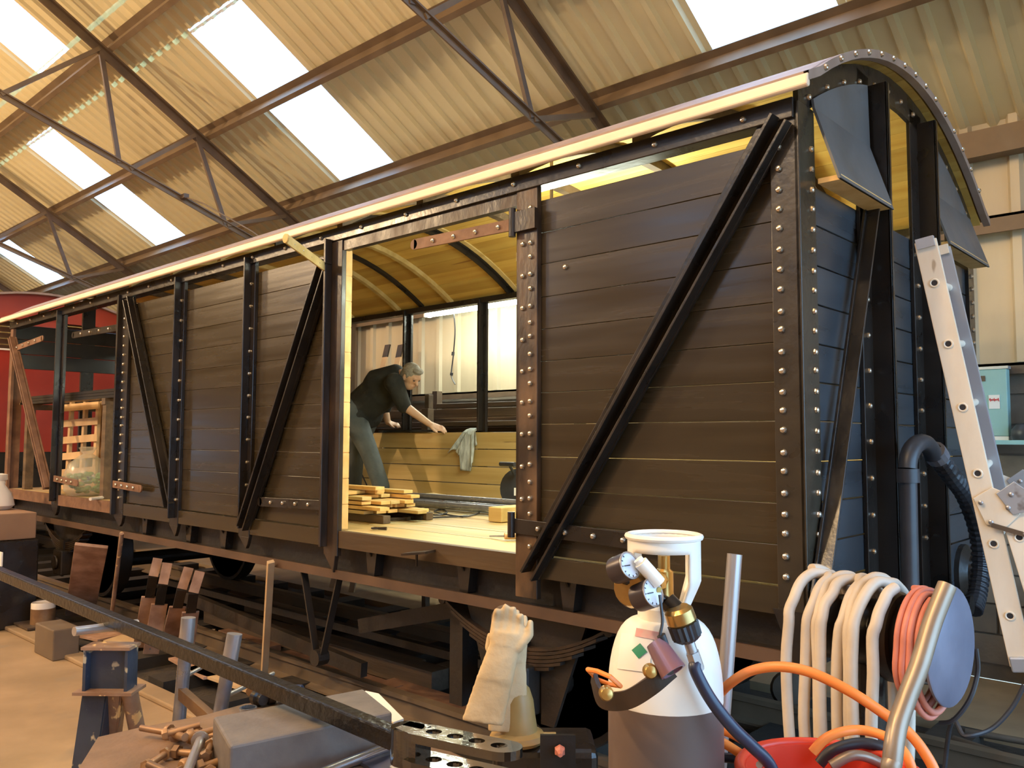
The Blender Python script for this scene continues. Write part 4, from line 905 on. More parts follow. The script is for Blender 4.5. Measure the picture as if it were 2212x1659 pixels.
# machine pedestal with bell-shaped cover and gloves
pd = at(1180, 1600, dep=2.5)
t = thing('machine_pedestal', 'dark machine pedestal below the ochre bell cover', 'machine', (pd.x, pd.y, 0))
Rm = Matrix.Rotation(YAW*-1, 3, 'Z')
b = B(); b.box((pd.x-.02, pd.y+.02, .42), (.30, .22, .84), Rm); obj('body', b, 'iron_black', t, bevel=.02)
b = B(); b.box(at(1205, 1622, dep=2.36), (.10, .012, .09), Rm); obj('cover_plate', b, 'underframe', t)
b = B(); c = at(1209, 1620, dep=2.35); b.lathe(c, -fw, [(.016, 0), (.016, .012), (.010, .02), (.006, .035)], 6); obj('red_nut', b, 'hose_pink', t)
c = at(1118, 1556, dep=2.5); cz = .842
t = thing('bell_cover', 'ochre bell-shaped cover with a flanged rim under the gloves', 'cover', (c.x, c.y, cz))
b = B(); b.lathe((c.x, c.y, cz), (0, 0, 1), [(.075, 0), (.085, .012), (.078, .026), (.060, .034), (.054, .07), (.048, .12), (.036, .155), (.018, .172), (.001, .176)], 24); obj('bell', b, 'ochre', t, True)
b = B(); b.cyl(Vector((c.x, c.y, cz+.014)), Vector((c.x, c.y, cz+.014))+rt*.115, .012); obj('lug', b, 'ochre', t, True)
pp = at(1080, 1440, dep=2.58)
b = B(); b.cyl((pp.x, pp.y, 0), (pp.x, pp.y, 1.17), .022, n=12); b.box((pp.x, pp.y, .015), (.12, .12, .03)); b.cyl((pp.x, pp.y, 1.13), Vector((pp.x, pp.y, 1.16))+rt*.06, .012); tag(obj('stand_post', b, 'iron_black', None, True), 'dark steel post that the leather gloves hang from', 'post')
def glove(name, pts, label, flip):
    b = B(); G = [at(px, py, dep=d) for px, py, d in pts]          # cuff end, cuff top, wrist, knuckles
    d = (G[3]-G[2]).normalized(); sd = rt*1.0; sd = (sd-d*sd.dot(d)).normalized(); nn = d.cross(sd)
    def flat(a, c, wa, wc, ta=.014):
        R0 = [[p+sd*w*math.cos(2*PI*i/16)+nn*ta*math.sin(2*PI*i/16) for i in range(16)] for p, w in ((a, wa), (a.lerp(c, .5), (wa+wc)/2), (c, wc))]; b.loft(R0)
    flat(G[0], G[1], .062, .055); flat(G[1], G[2], .055, .046, .017); flat(G[2], G[3], .046, .050, .020)
    for i in range(4):
        o = sd*(-.036+.024*i); e = G[3]+o+d*(.055, .07, .066, .05)[i]; k = G[3]+o+d*.03+nn*.006*flip; b.cap(G[3]+o-d*.02, k, .0135, .0125); b.cap(k, e-nn*.012*flip, .0125, .010)
    b.cap(G[2]+sd*.04*flip, G[2]+sd*.068*flip+d*.04, .016, .013); b.cap(G[2]+sd*.068*flip+d*.04, G[2]+sd*.066*flip+d*.075, .013, .010)
    o = obj(name, b, 'leather'); remesh(o, .005, 3); tag(o, label, 'glove', 'leather welding gloves on the post'); return o
glove('welding_glove', [(1042, 1562, 2.40), (1068, 1470, 2.42), (1090, 1395, 2.44), (1094, 1365, 2.45)], 'tan leather welding glove with long cuff hanging in front', 1)
glove('welding_glove', [(1098, 1580, 2.46), (1100, 1500, 2.48), (1104, 1430, 2.50), (1106, 1372, 2.51)], 'tan leather welding glove half hidden behind the other glove', -1)
b = B(); b.ell(at(1092, 1338, dep=2.55), (.05, .04, .045)); b.ell(at(1108, 1348, dep=2.53), (.05, .03, .03)); q = obj('dark_rag', b, 'wood_dark'); remesh(q, .008, 3); tag(q, 'dark oily rag on top of the glove post', 'cloth')

# ------------------------------------------------------------------ gas bottle with regulator
gc = at(1436, 1400, dep=1.62); gx, gy = gc.x, gc.y; GR = .110
def gz(py): return at(1436, py, dep=1.62).z
zn, zs0 = gz(1335), gz(1492)
gb = thing('gas_bottle', 'tall brown gas bottle with a cream shoulder and open white valve guard', 'gas bottle', (gx, gy, 0))
b = B(); b.lathe((gx, gy, 0), (0, 0, 1), [(.10, 0), (GR, .02), (GR, zs0-.012)], 40, True); obj('body', b, 'bottle_body', gb, True)
H = zn-zs0; prof = [(GR, zs0-.012), (GR, zs0)] + [(.045+(GR-.045)*math.cos(t)**.75, zs0+H*math.sin(t)) for t in [PI/2*k/10*.93 for k in range(1, 11)]] + [(.046, zn+.002)]
b = B(); b.lathe((gx, gy, 0), (0, 0, 1), prof, 40); obj('shoulder', b, 'bottle_cream', gb, True)
b = B(); b.lathe((gx, gy, 0), (0, 0, 1), [(.045, zn-.002), (.052, zn), (.052, zn+.022), (.046, zn+.026), (.03, zn+.03)], 28); obj('neck_ring', b, 'bottle_cream', gb, True)
# guard: open tulip shroud with a window cut towards the regulator
ztop, zmid, zlow = gz(1160), gz(1255), gz(1312)
tow = (CAM-Vector((gx, gy, CAM.z))); tow.z = 0; tow.normalize(); a0 = math.atan2(tow.y, tow.x)
def shroud(zlist, rlist, skip):
    b = B(); n = 48; m_ = len(zlist)
    for j in range(m_-1):
        for i in range(n):
            a1 = 2*PI*i/n; a2 = 2*PI*(i+1)/n; am = (a1+a2)/2
            if skip(am, (zlist[j]+zlist[j+1])/2): continue
            q = [Vector((gx+math.cos(a)*r, gy+math.sin(a)*r, z)) for r, z, a in ((rlist[j], zlist[j], a1), (rlist[j], zlist[j], a2), (rlist[j+1], zlist[j+1], a2), (rlist[j+1], zlist[j+1], a1))]
            b.add(q, [(0, 1, 2, 3)])
    return b
def inwin(a, z):
    da = (a-a0+PI) % (2*PI)-PI
    return zlow < z < ztop-.032 and (abs(da+.10) < .80 or abs(abs(da)-PI) < .7)
zl = [zlow-.012+(ztop-zlow+.012)*k/16 for k in range(17)]
rl = [.048 if z < zlow else .048+(.071-.048)*min(1, (z-zlow)/(zmid-zlow)) for z in zl]
o = obj('valve_guard', shroud(zl, rl, inwin), 'bottle_cream', gb, True); bm = bmesh.new(); bm.from_mesh(o.data); bmesh.ops.remove_doubles(bm, verts=bm.verts, dist=1e-5); bmesh.ops.recalc_face_normals(bm, faces=bm.faces); bm.to_mesh(o.data); bm.free(); md = o.modifiers.new('solid', 'SOLIDIFY'); md.thickness = .005
b = B(); b.tube([(gx+math.cos(2*PI*i/32)*.071, gy+math.sin(2*PI*i/32)*.071, ztop) for i in range(32)], .006, 8, True); obj('guard_rim', b, 'bottle_cream', gb, True)
b = B(); b.lathe((gx, gy, zn+.02), (0, 0, 1), [(.022, 0), (.018, .03), (.018, .07), (.012, .075), (.012, .10)], 12)
vo = Vector((gx, gy, zn+.075)); vd = (tow-rt*.55).normalized(); b.cyl(vo, vo+vd*.075, .015, n=8); b.lathe(vo+vd*.03, vd, [(.022, 0), (.022, .02), (.015, .02)], 6); obj('valve', b, 'brass', gb, True)
# labels
def patch(pxc, pyc, wpx, hpx, m_, nm, rot=0, r_off=.002):
    pts = []; b = B()
    for j in range(5):
        for i in range(5):
            u, v = (i/4-.5)*wpx, (j/4-.5)*hpx; px, py = pxc+u*math.cos(rot)-v*math.sin(rot), pyc+u*math.sin(rot)+v*math.cos(rot)
            d = ray(px, py); lo, hi = 1.3, 1.62
            for _ in range(40):           # walk along the ray until it meets the shoulder
                md_ = (lo+hi)/2; p = CAM+d*md_; z = p.z; h = (z-zs0)/H
                rr = GR if h < 0 else (.045+(GR-.045)*max(0, math.cos(math.asin(min(1, h))))**.75 if h < .93 else .046)
                if math.hypot(p.x-gx, p.y-gy) > rr+r_off: lo = md_
                else: hi = md_
            pts.append(CAM+d*lo)
    b.add(pts, [(j*5+i, j*5+i+1, j*5+i+6, j*5+i+5) for j in range(4) for i in range(4)]); obj(nm, b, m_, gb, True)
patch(1372, 1410, 70, 78, 'label_white', 'paper_label', .12); patch(1400, 1362, 52, 34, 'label_pink', 'pink_label', .18, .0035); patch(1381, 1406, 24, 24, 'label_green', 'green_diamond', PI/4+.1, .0035)
t = thing('regulator', 'brass gas regulator with two dial gauges on the bottle valve', 'regulator', vo+vd*.08)
rc = vo+vd*.095
b = B(); b.cyl(vo+vd*.072, rc+vd*.02, .020, n=12); b.lathe(rc+vd*.02, vd, [(.034, 0), (.036, .02), (.030, .03)], 18); b.cyl(rc-rt*.02, at(1425, 1278, dep=1.50), .008); obj('body', b, 'brass', t, True)
def gauge(px, py, dep, ax_, r=.026):
    c = at(px, py, dep=dep); ax_ = ax_.normalized(); b = B(); b.lathe(c-ax_*.034, ax_, [(r*.96, 0), (r, .006), (r, .034), (r*.93, .036)], 24); g = obj('gauge', b, 'gauge_dark', t, True)
    b = B(); b.lathe(c+ax_*.0015, ax_, [(r*.93, 0), (r*.93, .0012)], 24); obj('dial', b, 'gauge_face', g)
    b = B(); b.tube([c+ax_*.003+b.ring(Vector(), ax_, r*.95, 24)[i] for i in range(24)], .002, 6, True); obj('bezel', b, 'galv_pipe', g, True)
    b = B(); e = b.ring(c+ax_*.0035, ax_, r*.6, 12); b.beam(c+ax_*.0035, e[3], .002, .0015, ax_); obj('needle', b, 'gauge_dark', g)
    for k in range(7):
        b = B(); e1 = b.ring(c+ax_*.0033, ax_, r*.72, 12)[k+1]; e2 = b.ring(c+ax_*.0033, ax_, r*.85, 12)[k+1]; b.beam(e1, e2, .0015, .001, ax_); obj('tick', b, 'gauge_dark', g)
ga = rt*.62+up*.42-fw*.65
gauge(1358, 1222, 1.50, ga, .025); gauge(1408, 1281, 1.49, ga, .026)
b = B(); b.cyl(at(1384, 1215, dep=1.50), at(1424, 1260, dep=1.50), .013, n=12); b.cyl(at(1378, 1208, dep=1.50), at(1386, 1218, dep=1.50), .009); obj('outlet_arm', b, 'bottle_cream', t, True)
b = B(); b.cyl(at(1340, 1245, dep=1.52), at(1440, 1300, dep=1.53), .010, n=10); b.cyl(at(1440, 1298, dep=1.53), at(1462, 1320, dep=1.52), .018, n=12); obj('manifold', b, 'iron_black', t, True)
k0, k1 = at(1463, 1312, dep=1.50), at(1490, 1392, dep=1.50); kd = (k1-k0).normalized()
b = B(); b.lathe(k0, kd, [(.020, 0), (.026, .006), (.027, .026), (.024, .030)], 20); obj('coupling', b, 'brass', t, True)
b = B(); rr = [.0285 if i % 2 else .025 for i in range(32)]
for (ta, tb_) in ((.030, .056),):
    b.loft([[k0+kd*tt+(b.ring(Vector(), kd, 1, 32)[i])*rr[i]*sc for i in range(32)] for tt, sc in ((ta, 1), (tb_, .96), (tb_+.008, .6))])
obj('adjusting_knob', b, 'black_rubber', t); b = B(); b.cyl(k0+kd*.06, k0+kd*.12, .010, n=10); b.cyl(k0+kd*.085, k0+kd*.118, .013, n=6); obj('hose_tail', b, 'galv_pipe', t, True)
hs = spline([k0+kd*.105, at(1503, 1450, dep=1.49), at(1535, 1510, dep=1.48), at(1580, 1568, dep=1.48), at(1625, 1612, dep=1.49), at(1662, 1650, dep=1.50), at(1680, 1700, dep=1.5)], 8)
b = B(); b.tube(hs, .0115, 10); tag(obj('gas_hose', b, 'hose_navy', None, True), 'dark navy hose running from the regulator into the red bucket', 'hose')
b = B(); b.tube(spline([at(1425, 1285, dep=1.48), at(1431, 1340, dep=1.47), at(1426, 1375, dep=1.465), at(1436, 1395, dep=1.465)], 6), .003, 6); b.cyl(at(1428, 1372, dep=1.465), at(1440, 1398, dep=1.465), .008, .006); tag(obj('key_cord', b, 'black_rubber', None, True), 'thin black cord with a key hanging from the gauges', 'cord')
# strap bracket round the shoulder with a torch tube in it
t = thing('bottle_strap', 'worn leather and steel strap bracket with brass studs around the bottle', 'strap', (gx, gy, zs0-.03))
sp_ = spline([at(1282, 1460, dep=1.55), at(1300, 1508, dep=1.50), at(1352, 1512, dep=1.47), at(1405, 1482, dep=1.455), at(1450, 1445, dep=1.46)], 8)
b = B(); rings = []
for i, p in enumerate(sp_):
    d = (sp_[min(i+1, len(sp_)-1)]-sp_[max(i-1, 0)]).normalized(); u = (up-d*up.dot(d)).normalized(); nn = d.cross(u)
    rings.append([p+u*.016+nn*.004, p+u*.016-nn*.004, p-u*.016-nn*.004, p-u*.016+nn*.004])
b.loft(rings); obj('band', b, 'iron_rust', t, True)
b = B(); b.tube([at(px, py, dep=dd) for px, py, dd in ((1270, 1446, 1.53), (1290, 1450, 1.50), (1318, 1462, 1.48), (1340, 1482, 1.48), (1316, 1478, 1.52), (1290, 1468, 1.54))], .0045, 8, True); obj('lined_mouth', b, 'hose_orange', t, True)
for px, py in ((1310, 1498), (1405, 1450)):
    b = B(); b.lathe(at(px, py, dep=1.455), -fw+up*.2, [(.013, -.01), (.013, .004), (.010, .010), (.001, .012)], 16); obj('stud', b, 'brass', t, True)
b = B(); c0, c1 = at(1415, 1388, dep=1.47), at(1455, 1452, dep=1.44); b.lathe(c0, c1-c0, [(.017, 0), (.020, .02), (.024, (c1-c0).length), (.019, (c1-c0).length), (.017, .02)], 20); obj('torch_socket', b, 'maroon_metal', t, True)
# upright pipe of the bottle trolley
p0, p1 = at(1587, 1197, dep=1.85), at(1560, 1560, dep=1.80); g0 = ground_of(p0, p1)
b = B(); b.tube([p0, p1, Vector((g0.x, g0.y, 0))], .0165, 14); b.box((g0.x, g0.y, .006), (.2, .2, .012)); tag(obj('upright_pipe', b, 'galv_pipe', None, True), 'straight grey steel pipe standing beside the gas bottle', 'pipe')
# bent conduit
pts = [at(2046, 1264, dep=1.44), at(2014, 1345, dep=1.42), at(1985, 1440, dep=1.39), at(1958, 1510, dep=1.37), at(1938, 1570, dep=1.35), at(1928, 1640, dep=1.33), at(1925, 1720, dep=1.32)]
pts += [Vector((pts[-1].x, pts[-1].y, z)) for z in (.8, .4, 0)]
b = B(); b.tube(spline(pts, 6), .0155, 14); tag(obj('bent_conduit', b, 'conduit', None, True), 'bent brown-grey metal tube standing up in front of the reel disc', 'tube')
# hose hanger drum on a post
dc = at(2056, 1396, dep=2.0); axd = Vector((.994, -.10, 0)).normalized()
t = thing('hose_drum', 'hose hanger drum with a grey end disc on a dark post', 'hose reel', (dc.x-.2, dc.y, 0))
b = B(); b.lathe(dc-axd*.008, axd, [(.14, 0), (.142, .003), (.142, .007), (.138, .010), (.02, .012)], 40); obj('end_disc', b, 'reel_grey', t, True)
b = B(); b.lathe(dc-axd*.36, axd, [(.05, 0), (.05, .02), (.085, .03), (.085, .27), (.10, .29), (.10, .35)], 28); obj('drum', b, 'iron_black', t, True)
b = B(); b.lathe(dc-axd*.145, axd, [(.105, 0), (.112, .005), (.112, .02), (.105, .03)], 28); obj('drum_clip', b, 'iron_rust', t, True)
b = B(); b.cyl((dc.x-.2, dc.y+.02, 0), (dc.x-.2, dc.y+.02, dc.z-.05), .04, n=14); b.box((dc.x-.2, dc.y+.02, .02), (.4, .4, .04)); obj('post', b, 'iron_black', t, True)
ay_ = Vector((-axd.y, axd.x, 0))
def loops(n, x0, x1, rtop, low, r, seed, m_, lab, name, sp=26, wob=.012):
    random.seed(seed); pts = []
    for k in range(n):
        lw = low+random.uniform(-.08, .08); wd = rtop+random.uniform(-.008, .012)
        for i in range(sp):
            a = 2*PI*i/sp; x = x0+(x1-x0)*(k+i/sp)/n + random.uniform(-wob, wob)*.3 + wob*math.sin(k*2.1+a)
            zt = math.cos(a); z = (wd*zt if zt > 0 else lw*zt); y = wd*math.sin(a)*(1.0 if zt > 0 else 1+.25*abs(zt)*(1-abs(zt))*2)
            pts.append(dc + axd*x + ay_*y + Vector((0, 0, z)))
    b = B(); b.tube(spline(pts, 3), r, 10); tag(obj(name, b, m_, None, True), lab, 'hose')
loops(8, -.36, -.13, .135, .66, .0145, 5, 'hose_grey', 'pale grey hose hung in long loops over the drum', 'grey_hose')
loops(4, -.085, -.03, .115, .20, .008, 8, 'hose_pink', 'pink hose coiled on the drum next to the grey disc', 'pink_hose', 20, .001)
b = B(); b.tube(spline([at(2108, 1400, dep=2.12), at(2112, 1450, dep=2.12), at(2095, 1510, dep=2.1), at(2060, 1555, dep=2.1), at(2030, 1562, dep=2.12)], 8), .006, 8); tag(obj('thin_lead', b, 'black_rubber', None, True), 'thin black lead hanging round the grey disc', 'cable')
b = B(); p = [at(2212, 1480, dep=2.9), at(2185, 1530, dep=2.9), at(2140, 1575, dep=2.9), at(2085, 1590, dep=2.9), at(2050, 1580, dep=3.0)]; b.tube(spline(p+[Vector((p[-1].x-.1, p[-1].y+.1, .02))], 8), .008, 8); tag(obj('floor_lead', b, 'black_rubber', None, True), 'black lead looping down to the floor under the ladder', 'cable')
# red bucket on a drum, orange hoses
bc = at(1795, 1672, dep=1.55); BR = .165
t = thing('red_bucket', 'red plastic bucket with a rolled rim under the orange hoses', 'bucket', (bc.x, bc.y, bc.z-.28))
b = B(); b.lathe((bc.x, bc.y, bc.z-.28), (0, 0, 1), [(.001, 0), (.12, 0), (BR-.008, .28), (BR-.012, .28), (.115, .006), (.001, .006)], 40, False); obj('shell', b, 'bucket_red', t, True)
b = B(); b.tube([(bc.x+math.cos(2*PI*i/40)*BR, bc.y+math.sin(2*PI*i/40)*BR, bc.z) for i in range(40)], .010, 10, True); obj('rim', b, 'bucket_red', t, True)
b = B(); b.cyl(at(1640, 1652, dep=1.50), at(1646, 1650, dep=1.54), .006); obj('handle_pin', b, 'galv_pipe', t, True)
b = B(); b.lathe((bc.x, bc.y, 0), (0, 0, 1), [(.17, 0), (.175, .01), (.175, bc.z-.30), (.17, bc.z-.282)], 28); tag(obj('oil_drum', b, 'iron_black', None, True), 'dark drum under the red bucket', 'drum')
def hose(name, pts, r, m_, lab, n=8):
    b = B(); b.tube(spline([at(px, py, dep=d) for px, py, d in pts], n), r, 10); tag(obj(name, b, m_, None, True), lab, 'hose')
hose('orange_hose', [(1545, 1510, 1.72), (1575, 1478, 1.66), (1620, 1450, 1.60), (1680, 1440, 1.56), (1750, 1452, 1.53), (1830, 1490, 1.50), (1900, 1535, 1.48), (1960, 1580, 1.46), (2000, 1630, 1.44), (2022, 1680, 1.43), (2015, 1740, 1.43)], .0095, 'hose_orange', 'orange hose arching in a big curve over the red bucket')
hose('orange_hose', [(1755, 1625, 1.62), (1780, 1598, 1.62), (1815, 1582, 1.62), (1860, 1577, 1.62), (1910, 1590, 1.60), (1945, 1615, 1.58), (1968, 1655, 1.56), (1975, 1720, 1.56)], .0095, 'hose_orange', 'orange hose in a tight loop behind the bucket rim')
hose('orange_hose', [(1540, 1572, 1.75), (1580, 1585, 1.72), (1625, 1612, 1.70), (1660, 1640, 1.66)], .0095, 'hose_orange', 'upper of the short orange hoses between bottle and bucket')
hose('orange_hose', [(1538, 1592, 1.70), (1575, 1612, 1.68), (1620, 1645, 1.66), (1640, 1680, 1.66)], .0095, 'hose_orange', 'lower of the short orange hoses between bottle and bucket')
hose('black_hose', [(1770, 1650, 1.66), (1800, 1620, 1.66), (1860, 1605, 1.66), (1915, 1620, 1.65), (1950, 1660, 1.64), (1955, 1720, 1.64)], .011, 'black_rubber', 'black hose in a loop inside the orange loop')
hose('brown_hose', [(1795, 1655, 1.60), (1840, 1632, 1.60), (1885, 1640, 1.60), (1915, 1665, 1.60), (1920, 1720, 1.60)], .010, 'conduit', 'brown hose curling over the back of the bucket')
hose('blue_hose', [(1545, 1635, 1.70), (1590, 1640, 1.68), (1625, 1655, 1.66), (1650, 1700, 1.66)], .010, 'hose_navy', 'blue hose lying between the bottle and the bucket')
# ladder leaning on the van end
lt = at(1998, 520, dep=3.42); lb_ = at(2207, 1440, dep=3.28)
t = thing('ladder', 'hinged aluminium ladder leaning against the end of the van', 'ladder', (lb_.x, lb_.y, 0))
ld = (lb_-lt).normalized(); LS = Vector((-.10, .995, 0)).normalized(); LS = (LS-ld*LS.dot(ld)).normalized(); ln = ld.cross(LS)
hq = .64                                               # share of the upper section above the hinge
hg = lt.lerp(lb_, hq); Lw = .36
def stile(a, c, m_, nm, w=.078, d=.028):
    b = B(); b.beam(a, c, d, .004, LS, (0, d*0+.012)) if False else None
    dd = (c-a).normalized(); n2 = dd.cross(LS).normalized()
    b = B(); b.beam(a, c, .0045, w, n2); b.beam(a+LS*.011+n2*w/2, c+LS*.011+n2*w/2, .022, .004, n2); b.beam(a+LS*.011-n2*w/2, c+LS*.011-n2*w/2, .022, .004, n2)
    return obj(nm, b, m_, t)
s1 = stile(lt, lb_, 'alu', 'stile'); s2 = stile(lt+LS*Lw, hg+LS*Lw+ld*.1, 'alu_grey', 'stile')
for (a, o_) in ((lt, LS*-.002), (lt+LS*Lw, LS*.002)):
    b = B(); b.beam(a-ld*.012, a+ld*.03, .032, .068, ld.cross(LS)); obj('end_cap', b, 'alu_grey' if o_.y < 0 else 'alu', t)
b = B(); b.beam(lb_-ld*.04, lb_+ld*.02, .036, .072, ld.cross(LS)); obj('foot_cap', b, 'alu_grey', t, bevel=.006)
for k, py in enumerate((615, 750, 889, 1032, 1182, 1334)):
    f = (py-520)/(1440-520); p = lt.lerp(lb_, f); b = B(); b.tube([p-LS*.004+b.ring(Vector(), LS, .0155, 16)[i] for i in range(16)], .004, 6, True); q = obj('rung_collar', b, 'alu', t, True)
    b = B(); b.lathe(p-LS*.0045, LS, [(.0125, 0), (.0125, .002)], 16); obj('rung_hole', b, 'black_rubber', q)
    if f < hq+.1:
        b = B(); b.cyl(p+LS*.003, p+LS*(Lw-.003), .016, n=12); obj('rung', b, 'alu', t, True)
# second section below the hinge, running on to the floor
n3 = ld.cross(LS).normalized()
if n3.dot(rt) < 0: n3 = -n3
h2 = hg+n3*.085; foot2 = Vector((h2.x+.34, h2.y+.10, 0)); d2 = (foot2-h2).normalized()
for o_ in (Vector(), LS*Lw): stile(h2+o_-d2*.02, foot2+o_, 'alu' if o_.length < .1 else 'alu_grey', 'stile')
for k in range(5):
    p = h2+d2*(.12+.27*k); b = B(); b.tube([p-LS*.004+b.ring(Vector(), LS, .0155, 16)[i] for i in range(16)], .004, 6, True); q = obj('rung_collar', b, 'alu', t, True)
    b = B(); b.lathe(p-LS*.0045, LS, [(.0125, 0), (.0125, .002)], 16); obj('rung_hole', b, 'black_rubber', q)
    b = B(); b.cyl(p+LS*.003, p+LS*(Lw-.003), .016, n=12); obj('rung', b, 'alu', t, True)
for o_ in (-LS*.012, LS*(Lw+.012)):
    hp_ = hg+n3*.04+o_
    b = B(); b.prism([(-.075, -.05), (.0, -.085), (.07, -.04), (.075, .03), (.02, .075), (-.05, .06)], hp_, n3, ld, .006); h_ = obj('hinge_plate', b, 'alu', t, bevel=.002)
    b = B(); b.prism([(.01, -.06), (.08, -.10), (.125, -.05), (.11, .02), (.05, .03)], hp_-LS*.008, n3, ld, .006); obj('hinge_plate', b, 'alu_grey', t, bevel=.002)
    b = B(); b.beam(hp_+n3*-.03+ld*.06-LS*.012, hp_+n3*.08+ld*.11-LS*.012, .005, .018, ld); obj('lock_lever', b, 'steel_dark', t)
    for u_2, v_2 in ((-.05, -.03), (.04, .0), (.06, -.05), (-.03, .05), (.075, .105)):
        b = B(); b.lathe(hp_+n3*u_2+ld*v_2-LS*.006, -LS, [(.009, 0), (.009, .006), (.004, .009)], 10); obj('rivet', b, 'galv_pipe', h_, True)

# ------------------------------------------------------------------ things by the back wall on the right
t = thing('control_box', 'pale turquoise electrical box with a red and white sticker on the wall', 'electrical box', at(2150, 940, Y=3.86))
a, c = at(2100, 800, Y=3.80), at(2181, 942, Y=3.80)
b = B(); b.bx(a.x, c.x, 3.78, 3.866, c.z, a.z); obj('case', b, 'panel_teal', t, bevel=.006)
b = B(); b.bx(a.x-.01, c.x+.01, 3.775, 3.866, a.z, a.z+.02); obj('lid', b, 'alu_grey', t)
s_ = at(2148, 868, Y=3.778); b = B(); b.bx(s_.x-.035, s_.x+.035, 3.774, 3.778, s_.z-.05, s_.z+.05); st = obj('sticker', b, 'label_white', t)
b = B(); b.tube([(s_.x-.03+.06*i/14, 3.772, s_.z+.012+.010*math.sin(i*2.1)+.006*(i % 2)) for i in range(15)], .003, 5); obj('red_script', b, 'ink_red', st)
s_ = at(2120, 818, Y=3.778); b = B(); b.bx(s_.x-.025, s_.x+.025, 3.774, 3.778, s_.z-.02, s_.z+.02); obj('plate', b, 'steel_dark', t)
b = B(); b.bx(a.x, c.x, 3.77, 3.866, c.z-.055, c.z-.002); obj('tray', b, 'label_white', t)
sh_ = at(2200, 945, Y=3.8); b = B(); b.bx(sh_.x-.13, 1.6, 3.55, 3.866, sh_.z-.05, sh_.z-.02); sf = obj('shelf', b, 'panel_teal'); tag(sf, 'pale shelf on the back wall beside the turquoise box', 'shelf')
for i, (px, py, r) in enumerate(((2203, 915, .09), (2212, 850, .08))):
    p = at(px, py, Y=3.75); p.x += .03; b = B(); b.lathe((p.x, p.y, sh_.z-.019), (0, 0, 1), [(r*.9, 0), (r, .03), (r*.95, .07), (r*.6, .11), (.01, .12)], 18)
    if i: 
        for v in b.v: v.z += .125; v.x += .05
    tag(obj('hard_hat', b, 'black_rubber', None, True), ['black round helmet on the wall shelf', 'black round helmet on top of the lower helmet'][i], 'helmet', 'helmets on the wall shelf')
b = B(); b.bx(.35, 1.7, 3.2, 3.9, 0, .78); tag(obj('dark_cabinet', b, 'iron_black', None, bevel=.02), 'low dark cabinet against the back wall behind the ladder', 'cabinet')
b = B(); b.lathe((.85, 3.0, 0), (0, 0, 1), [(.16, 0), (.17, .02), (.17, .55), (.12, .6), (.05, .62)], 20); tag(obj('waste_sack', b, 'black_rubber', None, True), 'black rounded bin standing under the ladder', 'bin')

# ------------------------------------------------------------------ clutter beside and under the van
def stick(name, a, c, w, h, m_, lab, cat, rnd=False, group=None):
    b = B()
    if rnd: b.cyl(a, c, w/2, n=10)
    else: b.beam(a, c, w, h, (0, -1, .2))
    o = obj(name, b, m_, None, True if rnd else None, 0 if rnd else .003); tag(o, lab, cat, group); return o
q = at(236, 1372, Z=.02); stick('broom_handle', at(263, 1152, Y=-.16), q, .035, 0, 'trestle_rust', 'round orange-brown pole leaning against the solebar', 'pole', True)
a = at(585, 1213, Y=-.05); c = at(572, 1436, Y=.22); c = a.lerp(c, (a.z-.032)/(a.z-c.z)); stick('leaning_batten', a, c, .03, .045, 'pallet_wood', 'orange-brown wooden batten leaning under the van near the middle', 'batten')
for i, (top, mid, low) in enumerate((((341, 1206), (331, 1245), (304, 1398)), ((362, 1216), (352, 1262), (326, 1412)), ((408, 1226), (393, 1272), (362, 1402)), ((432, 1234), (418, 1280), (398, 1422)))):
    L0 = at(*low, Z=.04); M0 = at(*mid, Y=-.02); T0 = at(*top, Y=.02)
    t = thing('brake_hanger', 'flat pinkish steel hanger leaning against the solebar', 'steel hanger', L0, 'flat steel hangers leaning against the van')
    b = B(); b.beam(L0, M0+(L0-M0)*.28, .12, .016, (1, -.4, .15)); lo = obj('lower_plate', b, 'rust_pale', t, bevel=.003)
    b = B(); b.beam(M0+(L0-M0)*.28, M0, .07, .03, (1, -.4, .15)); obj('joint', b, 'iron_black', t)
    b = B(); b.beam(M0, T0, .07, .014, (1, -.4, .15)); obj('upper_plate', b, 'rust_pale', t)
    d = (M0-L0).normalized()
    for k in (.05, .14):
        for sx in (-.02, .02):
            c = L0+d*k+Vector((.012, sx, .0)); b = B(); b.lathe(c, (1, -.4, .15), [(.006, 0), (.006, .002)], 8); obj('bolt_hole', b, 'black_rubber', lo)
t = thing('parts_cabinet', 'dark machine casing with a brown box on top beside the van', 'cabinet', at(20, 1260, Z=0))
a, c = at(-90, 1170, Y=-.62), at(-24, 1170, Y=-.62)
b = B(); b.bx(a.x, c.x, -.62, -.2, 0, c.z-.01); obj('casing', b, 'iron_black', t, bevel=.015)
b = B(); p = at(0, 1207, Y=-.625); b.bx(p.x-.06, p.x+.06, -.632, -.62, p.z-.06, p.z+.06); obj('white_notice', b, 'label_white', t)
z1 = c.z; p = at(-24, 1112, Y=-.62); b = B(); b.bx(a.x, p.x, -.60, -.22, z1-.006, p.z); tag(obj('cardboard_box', b, 'cardboard', None, bevel=.01), 'brown cardboard box standing on the dark casing', 'box')
zc = p.z; p = at(-8, 1112, Y=-.40)
b = B(); b.lathe((p.x, p.y, zc+.002), (0, 0, 1), [(.11, 0), (.15, .04), (.13, .16), (.07, .24), (.065, .28), (.075, .29), (.075, .34), (.03, .35)], 16)
for v in b.v: v.x += .012*math.sin(v.z*40+v.y*30); v.y += .012*math.cos(v.z*30+v.x*25)
tag(obj('plastic_jar', b, 'plastic_white', None, True), 'whitish plastic jar standing on the cardboard box', 'jar')
